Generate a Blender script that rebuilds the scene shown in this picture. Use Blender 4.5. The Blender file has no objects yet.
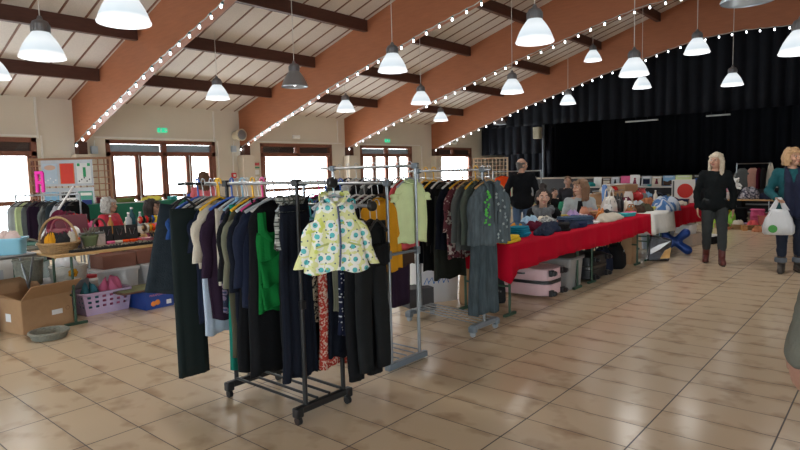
import bpy, bmesh, math, random
from math import sin, cos, pi, radians as RAD
from mathutils import Vector as V, Matrix
C = bpy.context.scene.collection
rnd = random.Random(7)

# ------------------------------------------------------------------ materials
_mc = {}
def new_mat(name):
    m = bpy.data.materials.new(name); m.use_nodes = True
    nt = m.node_tree
    return m, nt, nt.nodes['Principled BSDF']
def sock(b, n, v):
    if n in b.inputs: b.inputs[n].default_value = v
def nd(nt, t, **kw):
    n = nt.nodes.new(t)
    for k, v in kw.items():
        if k.startswith('i_'): n.inputs[k[2:].replace('_', ' ')].default_value = v
        else: setattr(n, k, v)
    return n
def c4(c): return (c[0], c[1], c[2], 1)
def M(name, col, rough=.7, metal=0, var=.08, scale=12, bump=0, bscale=60, spec=.4, stretch=None, coat=0):
    key = (name,)
    if key in _mc: return _mc[key]
    m, nt, b = new_mat(name)
    sock(b, 'Roughness', rough); sock(b, 'Metallic', metal); sock(b, 'Specular IOR Level', spec); sock(b, 'Coat Weight', coat)
    tc = nd(nt, 'ShaderNodeTexCoord'); src = tc.outputs['Object']
    if stretch:
        mp = nd(nt, 'ShaderNodeMapping'); mp.inputs['Scale'].default_value = stretch
        nt.links.new(src, mp.inputs[0]); src = mp.outputs[0]
    n = nd(nt, 'ShaderNodeTexNoise', i_Scale=scale, i_Detail=4.0); nt.links.new(src, n.inputs['Vector'])
    mx = nd(nt, 'ShaderNodeMix', data_type='RGBA')
    mx.inputs[6].default_value = c4([c * (1 - var) for c in col]); mx.inputs[7].default_value = c4([min(1, c * (1 + var)) for c in col])
    nt.links.new(n.outputs[0], mx.inputs[0]); nt.links.new(mx.outputs[2], b.inputs['Base Color'])
    if bump:
        n2 = nd(nt, 'ShaderNodeTexNoise', i_Scale=bscale, i_Detail=3.0); nt.links.new(src, n2.inputs['Vector'])
        bp = nd(nt, 'ShaderNodeBump', i_Strength=bump, i_Distance=.01); nt.links.new(n2.outputs[0], bp.inputs['Height']); nt.links.new(bp.outputs[0], b.inputs['Normal'])
    _mc[key] = m
    return m
def cloth(col, name=None):
    name = name or 'cloth_%02x%02x%02x' % tuple(int(min(1, c) * 255) for c in col)
    return M(name, col, rough=.9, var=.16, scale=9, bump=.25, bscale=45, spec=.12)
def plastic(col, name=None, rough=.35):
    name = name or 'plastic_%02x%02x%02x' % tuple(int(min(1, c) * 255) for c in col)
    return M(name, col, rough=rough, var=.04, spec=.5)
def printed(name, base, layers, scale=20, kind='dots'):
    """cloth with a printed pattern in the cloth's own coordinates"""
    if (name,) in _mc: return _mc[(name,)]
    m, nt, b = new_mat(name); sock(b, 'Roughness', .85); sock(b, 'Specular IOR Level', .15)
    tc = nd(nt, 'ShaderNodeTexCoord'); src = tc.outputs['Object']
    cur = None
    def mix(fac, a, c):
        mx = nd(nt, 'ShaderNodeMix', data_type='RGBA')
        nt.links.new(fac, mx.inputs[0])
        if isinstance(a, tuple): mx.inputs[6].default_value = c4(a)
        else: nt.links.new(a, mx.inputs[6])
        mx.inputs[7].default_value = c4(c)
        return mx.outputs[2]
    cur = base
    for L in layers:
        typ, col, sc, thr = L[:4]
        if typ in ('dot', 'ring'):
            sx_ = nd(nt, 'ShaderNodeSeparateXYZ'); nt.links.new(src, sx_.inputs[0]); cx_ = nd(nt, 'ShaderNodeCombineXYZ'); nt.links.new(sx_.outputs[0], cx_.inputs[0]); nt.links.new(sx_.outputs[2], cx_.inputs[1])
            vo = nd(nt, 'ShaderNodeTexVoronoi', voronoi_dimensions='2D', i_Scale=sc, i_Randomness=.6)
            nt.links.new(cx_.outputs[0], vo.inputs['Vector'])
            d = vo.outputs['Distance']
            if typ == 'ring':
                nz = nd(nt, 'ShaderNodeTexNoise', i_Scale=sc * 3.0); nt.links.new(src, nz.inputs['Vector'])
                ad = nd(nt, 'ShaderNodeMath', operation='MULTIPLY_ADD'); ad.inputs[1].default_value = .55; nt.links.new(nz.outputs[0], ad.inputs[0]); nt.links.new(d, ad.inputs[2]); d = ad.outputs[0]
            f = nd(nt, 'ShaderNodeMath', operation='LESS_THAN'); f.inputs[1].default_value = thr; nt.links.new(d, f.inputs[0])
            cur = mix(f.outputs[0], cur, col)
        elif typ == 'blotch':
            nz = nd(nt, 'ShaderNodeTexNoise', i_Scale=sc, i_Detail=2.0); nt.links.new(src, nz.inputs['Vector'])
            f = nd(nt, 'ShaderNodeMath', operation='GREATER_THAN'); f.inputs[1].default_value = thr; nt.links.new(nz.outputs[0], f.inputs[0])
            cur = mix(f.outputs[0], cur, col)
        elif typ in ('hline', 'vline'):
            sp = nd(nt, 'ShaderNodeSeparateXYZ'); nt.links.new(src, sp.inputs[0])
            ml = nd(nt, 'ShaderNodeMath', operation='MULTIPLY'); ml.inputs[1].default_value = sc; nt.links.new(sp.outputs[2 if typ == 'hline' else 0], ml.inputs[0])
            fr = nd(nt, 'ShaderNodeMath', operation='FRACT'); nt.links.new(ml.outputs[0], fr.inputs[0])
            f = nd(nt, 'ShaderNodeMath', operation='LESS_THAN'); f.inputs[1].default_value = thr; nt.links.new(fr.outputs[0], f.inputs[0])
            cur = mix(f.outputs[0], cur, col)
    nt.links.new(cur, b.inputs['Base Color'])
    n2 = nd(nt, 'ShaderNodeTexNoise', i_Scale=40.0); nt.links.new(src, n2.inputs['Vector'])
    bp = nd(nt, 'ShaderNodeBump', i_Strength=.2, i_Distance=.01); nt.links.new(n2.outputs[0], bp.inputs['Height']); nt.links.new(bp.outputs[0], b.inputs['Normal'])
    _mc[(name,)] = m
    return m
def glow(name, col, strength, rough=.4):
    if (name,) in _mc: return _mc[(name,)]
    m, nt, b = new_mat(name); sock(b, 'Base Color', c4(col)); sock(b, 'Emission Color', c4(col)); sock(b, 'Emission Strength', strength); sock(b, 'Roughness', rough)
    _mc[(name,)] = m
    return m
def glass(name, tint=(1, 1, 1), gloss=.08, rough=.02):
    if (name,) in _mc: return _mc[(name,)]
    m, nt, b = new_mat(name)
    out = nt.nodes['Material Output']
    tr = nd(nt, 'ShaderNodeBsdfTransparent'); tr.inputs[0].default_value = c4(tint)
    gl = nd(nt, 'ShaderNodeBsdfGlossy'); gl.inputs['Roughness'].default_value = rough
    mx = nd(nt, 'ShaderNodeMixShader'); mx.inputs[0].default_value = gloss
    nt.links.new(tr.outputs[0], mx.inputs[1]); nt.links.new(gl.outputs[0], mx.inputs[2]); nt.links.new(mx.outputs[0], out.inputs[0])
    _mc[(name,)] = m
    return m
def frosted(name, col, alpha):
    """milky see-through plastic"""
    if (name,) in _mc: return _mc[(name,)]
    m, nt, b = new_mat(name); sock(b, 'Base Color', c4(col)); sock(b, 'Roughness', .3); sock(b, 'Alpha', alpha)
    _mc[(name,)] = m
    return m

# ------------------------------------------------------------------ mesh builder
class MB:
    def __init__(s): s.b = bmesh.new()
    def face(s, vs):
        try: s.b.faces.new(vs)
        except ValueError: pass
    def box(s, c, d, rot=None):
        R = rot.to_3x3() if rot is not None else Matrix.Identity(3)
        vs = [s.b.verts.new(V(c) + R @ V((x * d[0] / 2, y * d[1] / 2, z * d[2] / 2))) for x in (-1, 1) for y in (-1, 1) for z in (-1, 1)]
        for f in ((0, 1, 3, 2), (4, 6, 7, 5), (0, 4, 5, 1), (2, 3, 7, 6), (0, 2, 6, 4), (1, 5, 7, 3)): s.face([vs[i] for i in f])
        return s
    def rings(s, rings, c0=True, c1=True, loop=True):
        rr = [[s.b.verts.new(V(p)) for p in r] for r in rings]
        n = len(rr[0])
        for a, b in zip(rr, rr[1:]):
            for i in range(n if loop else n - 1):
                j = (i + 1) % n
                s.face([a[i], a[j], b[j], b[i]])
        if c0: s.face(rr[0][::-1])
        if c1: s.face(rr[-1])
        return rr
    def tube(s, pts, r, seg=8, caps=True, closed=False):
        pts = [V(p) for p in pts]; n = len(pts)
        rs = r if isinstance(r, (list, tuple)) else [r] * n
        rings = []; up = None
        for i, p in enumerate(pts):
            if closed: t = pts[(i + 1) % n] - pts[i - 1]
            else: t = pts[min(i + 1, n - 1)] - pts[max(i - 1, 0)]
            t.normalize()
            if up is None: up = V((0, 0, 1)) if abs(t.z) < .9 else V((1, 0, 0))
            a = t.cross(up)
            if a.length < 1e-5: a = t.cross(V((.3, 1, .2)))
            a.normalize(); bb = a.cross(t).normalized(); up = bb
            rings.append([p + (a * cos(2 * pi * k / seg) + bb * sin(2 * pi * k / seg)) * rs[i] for k in range(seg)])
        if closed: rings.append(rings[0])
        s.rings(rings, caps and not closed, caps and not closed)
        return s
    def cyl(s, a, b, r0, r1=None, seg=16): return s.tube([a, b], [r0, r0 if r1 is None else r1], seg)
    def lathe(s, prof, seg=24, c=(0, 0, 0), cap=(True, True)):
        s.rings([[(c[0] + r * cos(2 * pi * k / seg), c[1] + r * sin(2 * pi * k / seg), c[2] + z) for k in range(seg)] for r, z in prof], *cap)
        return s
    def ell(s, c, r, seg=16, n=10, rot=None):
        R = rot.to_3x3() if rot is not None else Matrix.Identity(3)
        rg = []
        for i in range(1, n):
            a = pi * i / n
            rg.append([V(c) + R @ V((r[0] * sin(a) * cos(2 * pi * k / seg), r[1] * sin(a) * sin(2 * pi * k / seg), r[2] * cos(a))) for k in range(seg)])
        rr = s.rings(rg, False, False)
        t = s.b.verts.new(V(c) + R @ V((0, 0, r[2]))); bt = s.b.verts.new(V(c) + R @ V((0, 0, -r[2])))
        for k in range(seg):
            j = (k + 1) % seg
            s.face([rr[0][j], rr[0][k], t]); s.face([rr[-1][k], rr[-1][j], bt])
        return s
    def cap(s, a, b, ra, rb, seg=12):
        """capsule with a round at each end"""
        a, b = V(a), V(b); d = (b - a)
        L = d.length or 1e-4; d = d / L
        pts = []; rs = []
        for k in range(5):
            t = pi / 2 * (1 - k / 4); pts.append(a - d * ra * sin(t)); rs.append(max(ra * cos(t), ra * .05))
        for k in range(5):
            t = pi / 2 * k / 4; pts.append(b + d * rb * sin(t)); rs.append(max(rb * cos(t), rb * .05))
        return s.tube(pts, rs, seg)
    def prism(s, poly, axis, a, b):
        """poly in 2-D extruded along axis ('x','y','z') from a to b"""
        def mk(p, t): return {'x': (t, p[0], p[1]), 'y': (p[0], t, p[1]), 'z': (p[0], p[1], t)}[axis]
        s.rings([[mk(p, a) for p in poly], [mk(p, b) for p in poly]])
        return s
    def grid(s, f, nu, nv):
        vs = [[s.b.verts.new(V(f(i / nu, j / nv))) for j in range(nv + 1)] for i in range(nu + 1)]
        for i in range(nu):
            for j in range(nv): s.face([vs[i][j], vs[i + 1][j], vs[i + 1][j + 1], vs[i][j + 1]])
        return s
    def xf(s, m):
        bmesh.ops.transform(s.b, matrix=m, verts=s.b.verts); return s
    def build(s, name, mat=None, parent=None, smooth=True, bevel=0, loc=None, rz=0, mods=()):
        bmesh.ops.recalc_face_normals(s.b, faces=s.b.faces)
        me = bpy.data.meshes.new(name)
        s.b.to_mesh(me); s.b.free()
        o = bpy.data.objects.new(name, me); C.objects.link(o)
        if mat: me.materials.append(mat)
        if parent: o.parent = parent
        if loc is not None: o.location = loc
        o.rotation_euler[2] = rz
        if bevel:
            md = o.modifiers.new('bevel', 'BEVEL'); md.width = bevel; md.segments = 2; md.limit_method = 'ANGLE'
        for t, kw in mods:
            md = o.modifiers.new(t.lower(), t)
            for k, v in kw.items(): setattr(md, k, v)
        if smooth:
            me.polygons.foreach_set('use_smooth', [True] * len(me.polygons))
            if smooth != 'all' and hasattr(me, 'set_sharp_from_angle'): me.set_sharp_from_angle(angle=RAD(42))
        return o
def empty(name, loc, rz=0):
    o = bpy.data.objects.new(name, None); C.objects.link(o); o.location = loc; o.rotation_euler = (0, 0, rz); o.empty_display_size = .1
    return o
def tag(o, label, cat, group=None, kind=None):
    o['label'] = label; o['category'] = cat
    if group: o['group'] = group
    if kind: o['kind'] = kind
    return o
def struct(o, label=None, cat=None):
    o['kind'] = 'structure'
    if label: o['label'] = label
    if cat: o['category'] = cat
    return o
def copy_tree(o, parent=None):
    c = o.copy(); C.objects.link(c)
    if parent: c.parent = parent
    for ch in list(o.children): copy_tree(ch, c)
    return c
REM = lambda v, it=6: (('REMESH', dict(mode='VOXEL', voxel_size=v, use_smooth_shade=True)), ('SMOOTH', dict(factor=.5, iterations=it)))
_wr = {}
def wrinkle(strength, size=.08):
    k = round(size, 3)
    if k not in _wr:
        t = bpy.data.textures.new('folds', 'CLOUDS'); t.noise_scale = size; t.noise_depth = 2; _wr[k] = t
    return ('DISPLACE', dict(texture=_wr[k], strength=strength, mid_level=.5, texture_coords='LOCAL'))
def text_mesh(txt, size, mat, parent, loc, rot, ext=.001, align='CENTER', name='lettering'):
    cu = bpy.data.curves.new(name, 'FONT'); cu.body = txt; cu.size = size; cu.extrude = ext; cu.align_x = align
    t = bpy.data.objects.new(name, cu)
    me = bpy.data.meshes.new_from_object(t); bpy.data.objects.remove(t)
    o = bpy.data.objects.new(name, me); C.objects.link(o); me.materials.append(mat); o.parent = parent; o.location = loc; o.rotation_euler = rot
    return o

# common materials
white_pl = plastic((.8, .8, .8), 'white_plastic'); black_pl = plastic((.012, .012, .014), 'black_plastic')
grey_pl = plastic((.3, .33, .36), 'grey_plastic')
chrome = M('chrome', (.42, .44, .46), rough=.3, metal=1, var=.05)
steel = M('grey_steel', (.28, .30, .32), rough=.4, metal=.8, var=.1)
black_metal = M('black_metal', (.012, .012, .013), rough=.45, var=.1)
green_metal = M('green_metal', (.03, .07, .045), rough=.5, var=.2)
wood_dark = M('stained_wood', (.075, .027, .017), rough=.55, var=.35, scale=6, stretch=(1, 8, 8), bump=.1)
glulam = M('glulam', (.33, .118, .055), rough=.5, var=.22, scale=3, stretch=(1, 1, 9), bump=.05, bscale=20)
wood_light = M('light_wood', (.45, .28, .12), rough=.5, var=.2, scale=8, stretch=(1, 6, 6))
card = M('cardboard', (.36, .22, .12), rough=.85, var=.1, scale=15)
wicker = M('wicker', (.30, .19, .09), rough=.8, var=.4, scale=50, bump=.8, bscale=70)
grey_wicker = M('grey_wicker', (.20, .20, .165), rough=.9, var=.45, scale=50, bump=.9, bscale=60)
white_wicker = M('white_wicker', (.55, .53, .48), rough=.9, var=.25, scale=50, bump=.9, bscale=50)
ceramic_w = plastic((.75, .73, .7), 'white_ceramic', .15)
terracotta = M('terracotta', (.42, .15, .07), rough=.6, var=.15)
red_cloth = M('red_table_cloth', (.42, .003, .02), rough=.85, var=.1, scale=6, bump=.15, spec=.1)
# ------------------------------------------------------------------ the hall
X0, X1, Y0, Y1, YC = -5.0, 26.0, -6.6, 13.0, 3.2
def roof_z(y): return 3.12 + .31 * (Y1 - max(y, 2 * YC - y))
# floor: 30 x 60 cm glazed beige tiles with brown clouding
m, nt, b = new_mat('floor_tiles'); floor_mat = m
L = nt.links.new
tc = nd(nt, 'ShaderNodeTexCoord'); sp = nd(nt, 'ShaderNodeSeparateXYZ'); L(tc.outputs['Object'], sp.inputs[0])
def mth(op, a, bb=None, cc=None):
    n = nd(nt, 'ShaderNodeMath', operation=op)
    for i, v in enumerate((a, bb, cc)):
        if v is None: continue
        if isinstance(v, (int, float)): n.inputs[i].default_value = v
        else: L(v, n.inputs[i])
    return n.outputs[0]
SX, SY = .3015, .5964
tx = mth('DIVIDE', mth('SUBTRACT', sp.outputs[0], 2.7513 - 30 * SX), SX); ty = mth('DIVIDE', mth('SUBTRACT', sp.outputs[1], .4665 - 20 * SY), SY)
fx = mth('FRACT', tx); fy = mth('FRACT', ty)
dx = mth('MULTIPLY', mth('MINIMUM', fx, mth('SUBTRACT', 1, fx)), SX); dy = mth('MULTIPLY', mth('MINIMUM', fy, mth('SUBTRACT', 1, fy)), SY)
grout = mth('LESS_THAN', mth('MINIMUM', mth('MULTIPLY', dx, 1.35), dy), .0042)
cid = nd(nt, 'ShaderNodeCombineXYZ'); L(mth('FLOOR', tx), cid.inputs[0]); L(mth('FLOOR', ty), cid.inputs[1])
wn = nd(nt, 'ShaderNodeTexWhiteNoise', noise_dimensions='3D'); L(cid.outputs[0], wn.inputs['Vector'])
cv = nd(nt, 'ShaderNodeCombineXYZ')
L(mth('MULTIPLY', sp.outputs[0], 5.0), cv.inputs[0]); L(mth('MULTIPLY', sp.outputs[1], 4.2), cv.inputs[1]); L(mth('MULTIPLY', wn.outputs['Value'], 40), cv.inputs[2])
nz = nd(nt, 'ShaderNodeTexNoise', i_Scale=1.0, i_Detail=3.0); L(cv.outputs[0], nz.inputs['Vector'])
edge = mth('SUBTRACT', 1, mth('MINIMUM', mth('MULTIPLY', dx, 11), 1))          # browner along the long edges of a tile
stain = mth('MULTIPLY', mth('MAXIMUM', mth('SUBTRACT', mth('ADD', nz.outputs[0], mth('MULTIPLY', edge, .14)), .575), 0), 2.4)
cl = mth('MINIMUM', stain, .55)
nz2 = nd(nt, 'ShaderNodeTexNoise', i_Scale=1.3, i_Detail=2.0); L(tc.outputs['Object'], nz2.inputs['Vector'])
mA = nd(nt, 'ShaderNodeMix', data_type='RGBA'); mA.inputs[6].default_value = (.64, .51, .355, 1); mA.inputs[7].default_value = (.54, .42, .285, 1); L(nz2.outputs[0], mA.inputs[0])
mB = nd(nt, 'ShaderNodeMix', data_type='RGBA'); mB.inputs[7].default_value = (.235, .125, .062, 1); L(mA.outputs[2], mB.inputs[6]); L(cl, mB.inputs[0])
mC = nd(nt, 'ShaderNodeMix', data_type='RGBA'); mC.inputs[7].default_value = (.075, .062, .05, 1); L(mB.outputs[2], mC.inputs[6]); L(grout, mC.inputs[0])
L(mC.outputs[2], b.inputs['Base Color'])
L(mth('ADD', mth('MULTIPLY', grout, .5), mth('ADD', .15, mth('MULTIPLY', nz2.outputs[0], .12))), b.inputs['Roughness'])
bp = nd(nt, 'ShaderNodeBump', i_Strength=.25, i_Distance=.004); L(mth('SUBTRACT', 1, grout), bp.inputs['Height']); L(bp.outputs[0], b.inputs['Normal'])
sock(b, 'Specular IOR Level', .5)
q = MB(); q.box(((X0 + X1) / 2, (Y0 + Y1) / 2, -.1), (X1 - X0, Y1 - Y0 + .5, .2)); o = q.build('floor', floor_mat, smooth=False)
struct(o, 'glossy beige tiled floor with brown clouding', 'floor')

ceil_mat = M('wood_wool_panel', (.60, .545, .50), rough=.95, var=.2, scale=55, bump=.5, bscale=90)
q = MB()
zr = roof_z(YC)
q.prism([(Y1 + .4, roof_z(Y1 + .4)), (YC, zr), (2 * YC - Y1 - .4, roof_z(Y1 + .4)), (2 * YC - Y1 - .4, roof_z(Y1 + .4) + .15), (YC, zr + .15), (Y1 + .4, roof_z(Y1 + .4) + .15)], 'x', X0 - .3, X1 + .3)
ceiling = struct(q.build('ceiling', ceil_mat, smooth=False), 'sloping wood-wool panel ceiling with thin brown battens', 'ceiling')
batten_mat = M('brown_batten', (.17, .08, .05), rough=.6, var=.2)
def slope_strip(w, h, drop):
    q = MB()
    q.prism([(Y1, roof_z(Y1) - drop), (YC, zr - drop), (YC, zr - drop + h), (Y1, roof_z(Y1) - drop + h)], 'x', -w / 2, w / 2)
    q.prism([(2 * YC - Y1, roof_z(Y1) - drop), (YC, zr - drop), (YC, zr - drop + h), (2 * YC - Y1, roof_z(Y1) - drop + h)], 'x', -w / 2, w / 2)
    return q
bat = slope_strip(.03, .035, .012).build('batten', batten_mat, ceiling, smooth=False)
xb = 3.3
ks = [k for k in range(-8, 44)]
for i, k in enumerate(ks):
    o = bat if i == 0 else bat.copy()
    if i: C.objects.link(o)
    o.location.x = 3.69 + .392 * k

wall_mat = M('cream_plaster', (.63, .575, .49), rough=.9, var=.05, scale=2, bump=.1, bscale=40)
frame_mat = M('window_wood', (.20, .078, .05), rough=.5, var=.25, scale=5, stretch=(6, 1, 1))
WINS = [(-3.9, -.6), (1.45, 4.216), (5.53, 8.18), (9.52, 12.11), (13.30, 15.88), (17.14, 19.6)]
WT, WB = 2.33, .06
FWINS = [(-3.9, -.6), (1.45, 4.216)]
def window_wall(name, y, out, lab, WINS=None):
    WINS = WINS or globals()['WINS']
    q = MB(); xs = [X0] + [v for w in WINS for v in w] + [X1]
    yc = y + out * .14
    for i in range(0, len(xs), 2):
        q.box(((xs[i] + xs[i + 1]) / 2, yc, 1.6), (xs[i + 1] - xs[i], .28, 3.2))
    for a, bb in WINS:
        q.box(((a + bb) / 2, yc, (WT + 3.2) / 2), (bb - a, .28, 3.2 - WT)); q.box(((a + bb) / 2, yc, WB / 2), (bb - a, .28, WB))
    return struct(q.build(name, wall_mat, smooth=False), lab, 'wall')
window_wall('wall_back', Y1, 1, 'long cream plaster wall with the row of brown windows')
window_wall('wall_front', Y0, -1, 'long cream wall facing the window wall', FWINS)
pane_mat = glass('window_glass', (.98, 1, 1), .06)
blind_mat = frosted('frosted_transom', (.22, .26, .31), .93)
blind_dark = M('dark_transom', (.10, .065, .055), rough=.5, var=.4, scale=3, stretch=(1, 1, 14))
bar_mat = M('white_bar', (.7, .7, .68), rough=.5)
wi = 0
def window(a, b, y, sgn, kind, n):
    """kind 'doors': two double French doors; 'wide': one wide light under the transom"""
    global wi
    wi += 1
    w = empty('window_%d' % wi, ((a + b) / 2, y, WB)); struct(w, n, 'window')
    W = b - a; q = MB(); yy = .06 * sgn
    T = WT - WB
    for x in (-W / 2 + .05, W / 2 - .05): q.box((x, yy, T / 2), (.10, .12, T))
    q.box((0, yy, T - .045), (W, .12, .09)); q.box((0, yy, T - .31), (W, .12, .10)); q.box((0, yy, .05), (W, .12, .1)); q.box((0, yy, T - .2), (.11, .12, .3))
    q.build('window_frame', frame_mat, w, bevel=.006)
    for s in (-1, 1):
        g = MB(); g.box((s * W / 4, yy + .02 * sgn, T - .18), (W / 2 - .14, .012, .17)); g.build('transom_pane', pane_mat, w, smooth=False)
        l = MB()
        l.box((s * W / 4, yy + .05 * sgn, T - .18), (W / 2 - .13, .012, .17 if kind == 'doors' else .18)); l.build('transom_panel', blind_mat if kind == 'doors' else blind_dark, w, smooth=False)
    nl = 4 if kind == 'doors' else 1
    lw = (W - .2) / nl; H = T - .36
    for k in range(nl):
        x = -W / 2 + .1 + lw * (k + .5)
        q = MB()
        for s in (-1, 1): q.box((x + s * (lw / 2 - .04), yy, .1 + H / 2), (.075, .075, H))
        q.box((x, yy, .1 + H - .05), (lw, .075, .08)); q.box((x, yy, 1.0), (lw, .075, .09)); q.box((x, yy, .19), (lw, .075, .18))
        lf = q.build('casement', frame_mat, w, bevel=.005)
        g = MB(); g.box((x, yy, .1 + H / 2), (lw - .14, .012, H - .1)); g.build('pane', pane_mat, lf, smooth=False)
    if kind == 'doors':
        for k in (1, 3):
            x = -W / 2 + .1 + lw * k
            q = MB(); q.tube([(x, yy - .06 * sgn, .25), (x, yy - .06 * sgn, T - .33)], .009, 8); q.box((x, yy - .06 * sgn, .95), (.03, .03, .16)); q.build('bolt_rod', bar_mat, w)
    return w
KIND = ['doors', 'wide', 'doors', 'wide', 'doors', 'wide']
WL = ['brown framed glazed doors at the unseen far left', 'wide brown framed window behind the far left clothes rail', 'brown glazed double doors between the lattice board and the call point', 'wide brown window behind the chrome rail of the black clothes rack', 'brown glazed doors behind the hangers of the grey racks', 'brown window nearest the black curtain']
for (a, b_), k, n in zip(WINS, KIND, WL): window(a, b_, Y1, 1, k, n)
for i, ((a, b_), k) in enumerate(zip(FWINS, KIND)): window(a, b_, Y0, -1, k, ['first', 'second', 'third', 'fourth', 'fifth', 'sixth'][i] + ' brown window of the wall behind the viewer')
LWINS = [(-4.6, -1.2), (.2, 3.6), (5.0, 8.4)]
for i, (a, b_) in enumerate(LWINS):
    w = window(-(b_ - a) / 2, (b_ - a) / 2, 0, 1, 'doors', ['first', 'second', 'third'][i] + ' glazed door of the end wall behind the viewer')
    w.location = (X0, (a + b_) / 2, WB); w.rotation_euler[2] = pi / 2
for nm, x, lab in (('wall_left', X0, 'cream end wall behind the viewer'), ('wall_right', X1, 'dark back wall of the stage')):
    zb = WT if x < 0 else 0
    q = MB(); q.prism([(Y0 - .28, zb), (Y1 + .28, zb), (Y1 + .28, roof_z(Y1 + .28)), (YC, zr), (Y0 - .28, roof_z(Y1 + .28))], 'x', x - (.25 if x < 0 else 0), x + (0 if x < 0 else .25))
    if x < 0:
        ys = [Y0 - .28] + [v for w in LWINS for v in w] + [Y1 + .28]
        for i in range(0, len(ys), 2): q.box((x - .125, (ys[i] + ys[i + 1]) / 2, WT / 2), (.25, ys[i + 1] - ys[i], WT))
        for a, b_ in LWINS: q.box((x - .125, (a + b_) / 2, WB / 2), (.25, b_ - a, WB))
    struct(q.build(nm, wall_mat if x < 0 else M('stage_black', (.004, .004, .005), rough=.9), smooth=False), lab, 'wall')

# laminated timber arches, purlins, pilasters
prof = [(13.0, 2.15), (12.85, 2.25), (12, 2.55), (10.5, 3.03), (9.4, 3.39), (8, 3.77), (7, 4.07), (6, 4.31), (5, 4.56), (4.2, 4.73), (3.2, 4.79)]
full = prof + [(2 * YC - y, z) for y, z in prof[-2::-1]]
def bez(y):
    y = max(y, 2 * YC - y)
    for (ya, za), (yb, zb) in zip(prof, prof[1:]):
        if yb <= y <= ya: return za + (zb - za) * (ya - y) / (ya - yb)
    return prof[-1][1]
AX = [-2.95, 1.0, 4.92, 8.90, 12.65, 17.0]
q = MB(); q.prism(full + [(2 * YC - Y1, roof_z(Y1) + .02), (YC, zr + .02), (Y1, roof_z(Y1) + .02)], 'x', 0, .16)
arch0 = q.build('trim_1', glulam, smooth=False, bevel=.008)
tn = 1
AL = ['laminated timber arch behind the viewer', 'laminated timber arch right overhead', 'big laminated timber arch nearest the camera, rising from the left pilaster', 'laminated timber arch rising beside the red call point', 'laminated timber arch behind the grey metal pendant lamp', 'farthest laminated timber arch, in front of the black valance']
for i, x in enumerate(AX):
    o = arch0 if i == 0 else arch0.copy()
    if i: C.objects.link(o); tn += 1; o.name = 'trim_%d' % tn
    o.location.x = x; struct(o, AL[i], 'arch')
PY = [11.65, 10.05, 8.43, 6.82, 5.2, 3.62, 2.78, 1.2, -.42, -2.03, -3.65]
spans = list(zip([X0] + [a + .16 for a in AX], AX + [20.6]))
for bay, (a, b_) in enumerate(spans):
    for row, y in enumerate(PY):
        if y < 2 and bay not in (4, 5, 6): continue
        q = MB(); zt = roof_z(y)
        q.box((0, 0, -.085), (b_ - a, .11, .25))
        tn += 1
        o = q.build('trim_%d' % tn, wood_dark, smooth=False, bevel=.006); o.location = ((a + b_) / 2, y, zt)
        struct(o, 'dark purlin, number %d up from the window wall in roof bay %d' % (row + 1, bay + 1), 'beam')
for i, x in enumerate(AX):
    for s, yb in ((1, Y1), (-1, Y0)):
        tn += 1
        q = MB(); q.box((x + .08, yb - s * .13, 1.0), (.34, .26, 2.0)); o = q.build('trim_%d' % tn, wall_mat, smooth=False, bevel=.01)
        p = MB(); p.box((x + .08, yb - s * .1, 2.12), (.17, .2, .26)); p.build('arch_foot', wood_dark, o, smooth=False)
        struct(o, 'cream pilaster under the foot of timber arch %d, %s' % (i + 1, 'window wall side' if s > 0 else 'side behind the viewer'), 'pilaster')
# white cable ducts on the window wall
duct = M('white_duct', (.72, .70, .66), rough=.6)
def ducts(pts_list, lab):
    global tn
    tn += 1; q = MB()
    for c, d in pts_list: q.box(c, d)
    struct(q.build('trim_%d' % tn, duct, smooth=False), lab, 'duct')
ducts([((2.7, 12.985, 2.365), (3.05, .03, .035)), ((4.24, 12.985, 2.72), (.035, .03, .8)), ((4.30, 12.985, 1.5), (.03, .03, 1.75))], 'white cable duct above the far left window')
ducts([((6.75, 12.985, 2.37), (2.9, .03, .035)), ((8.16, 12.985, 2.7), (.035, .03, .75)), ((8.24, 12.985, 1.5), (.03, .03, 1.7)), ((8.66, 12.985, 1.9), (.025, .03, .7))], 'white cable duct above the glazed double doors')
ducts([((10.8, 12.985, 2.37), (3.4, .03, .035)), ((12.35, 12.985, 2.7), (.03, .03, .7))], 'white cable duct above the window behind the chrome rail')
ducts([((14.6, 12.985, 2.37), (3.4, .03, .035)), ((16.4, 12.985, 1.6), (.03, .03, 1.5))], 'white cable duct above the glazed doors behind the grey racks')

# wall fittings
exit_green = glow('exit_green', (.02, .42, .22), .7)
def exit_sign(x, z, lab):
    t = tag(empty('exit_sign', (x, 12.98, z)), lab, 'exit sign')
    q = MB(); q.box((0, 0, 0), (.22, .06, .10)); q.build('sign_body', exit_green, t, bevel=.006)
    q = MB(); q.ell((-.045, -.033, .028), (.011, .004, .011)); q.tube([(-.045, -.032, .015), (-.055, -.032, -.01), (-.04, -.032, -.035)], .006, 6); q.tube([(-.055, -.032, -.01), (-.075, -.032, -.03)], .006, 6); q.tube([(-.07, -.032, .012), (-.022, -.032, .004)], .005, 6)
    q.prism([(.03, .0), (.06, .022), (.06, .007), (.095, .007), (.095, -.007), (.06, -.007), (.06, -.022)], 'y', -.034, -.031); q.build('running_man_symbol', white_pl, t, smooth=False)
exit_sign(6.82, 2.565, 'green exit sign above the glazed double doors on the left'); exit_sign(14.59, 2.50, 'green exit sign above the far glazed doors behind the grey racks')
def em_light(x, z, lab):
    t = tag(empty('emergency_light', (x, 12.98, z)), lab, 'light')
    q = MB(); q.box((0, 0, 0), (.26, .06, .10)); q.build('housing', white_pl, t, bevel=.02); q = MB(); q.box((0, -.035, 0), (.2, .012, .06)); q.build('lens', frosted('milky', (.85, .85, .85), .9), t, bevel=.004)
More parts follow.
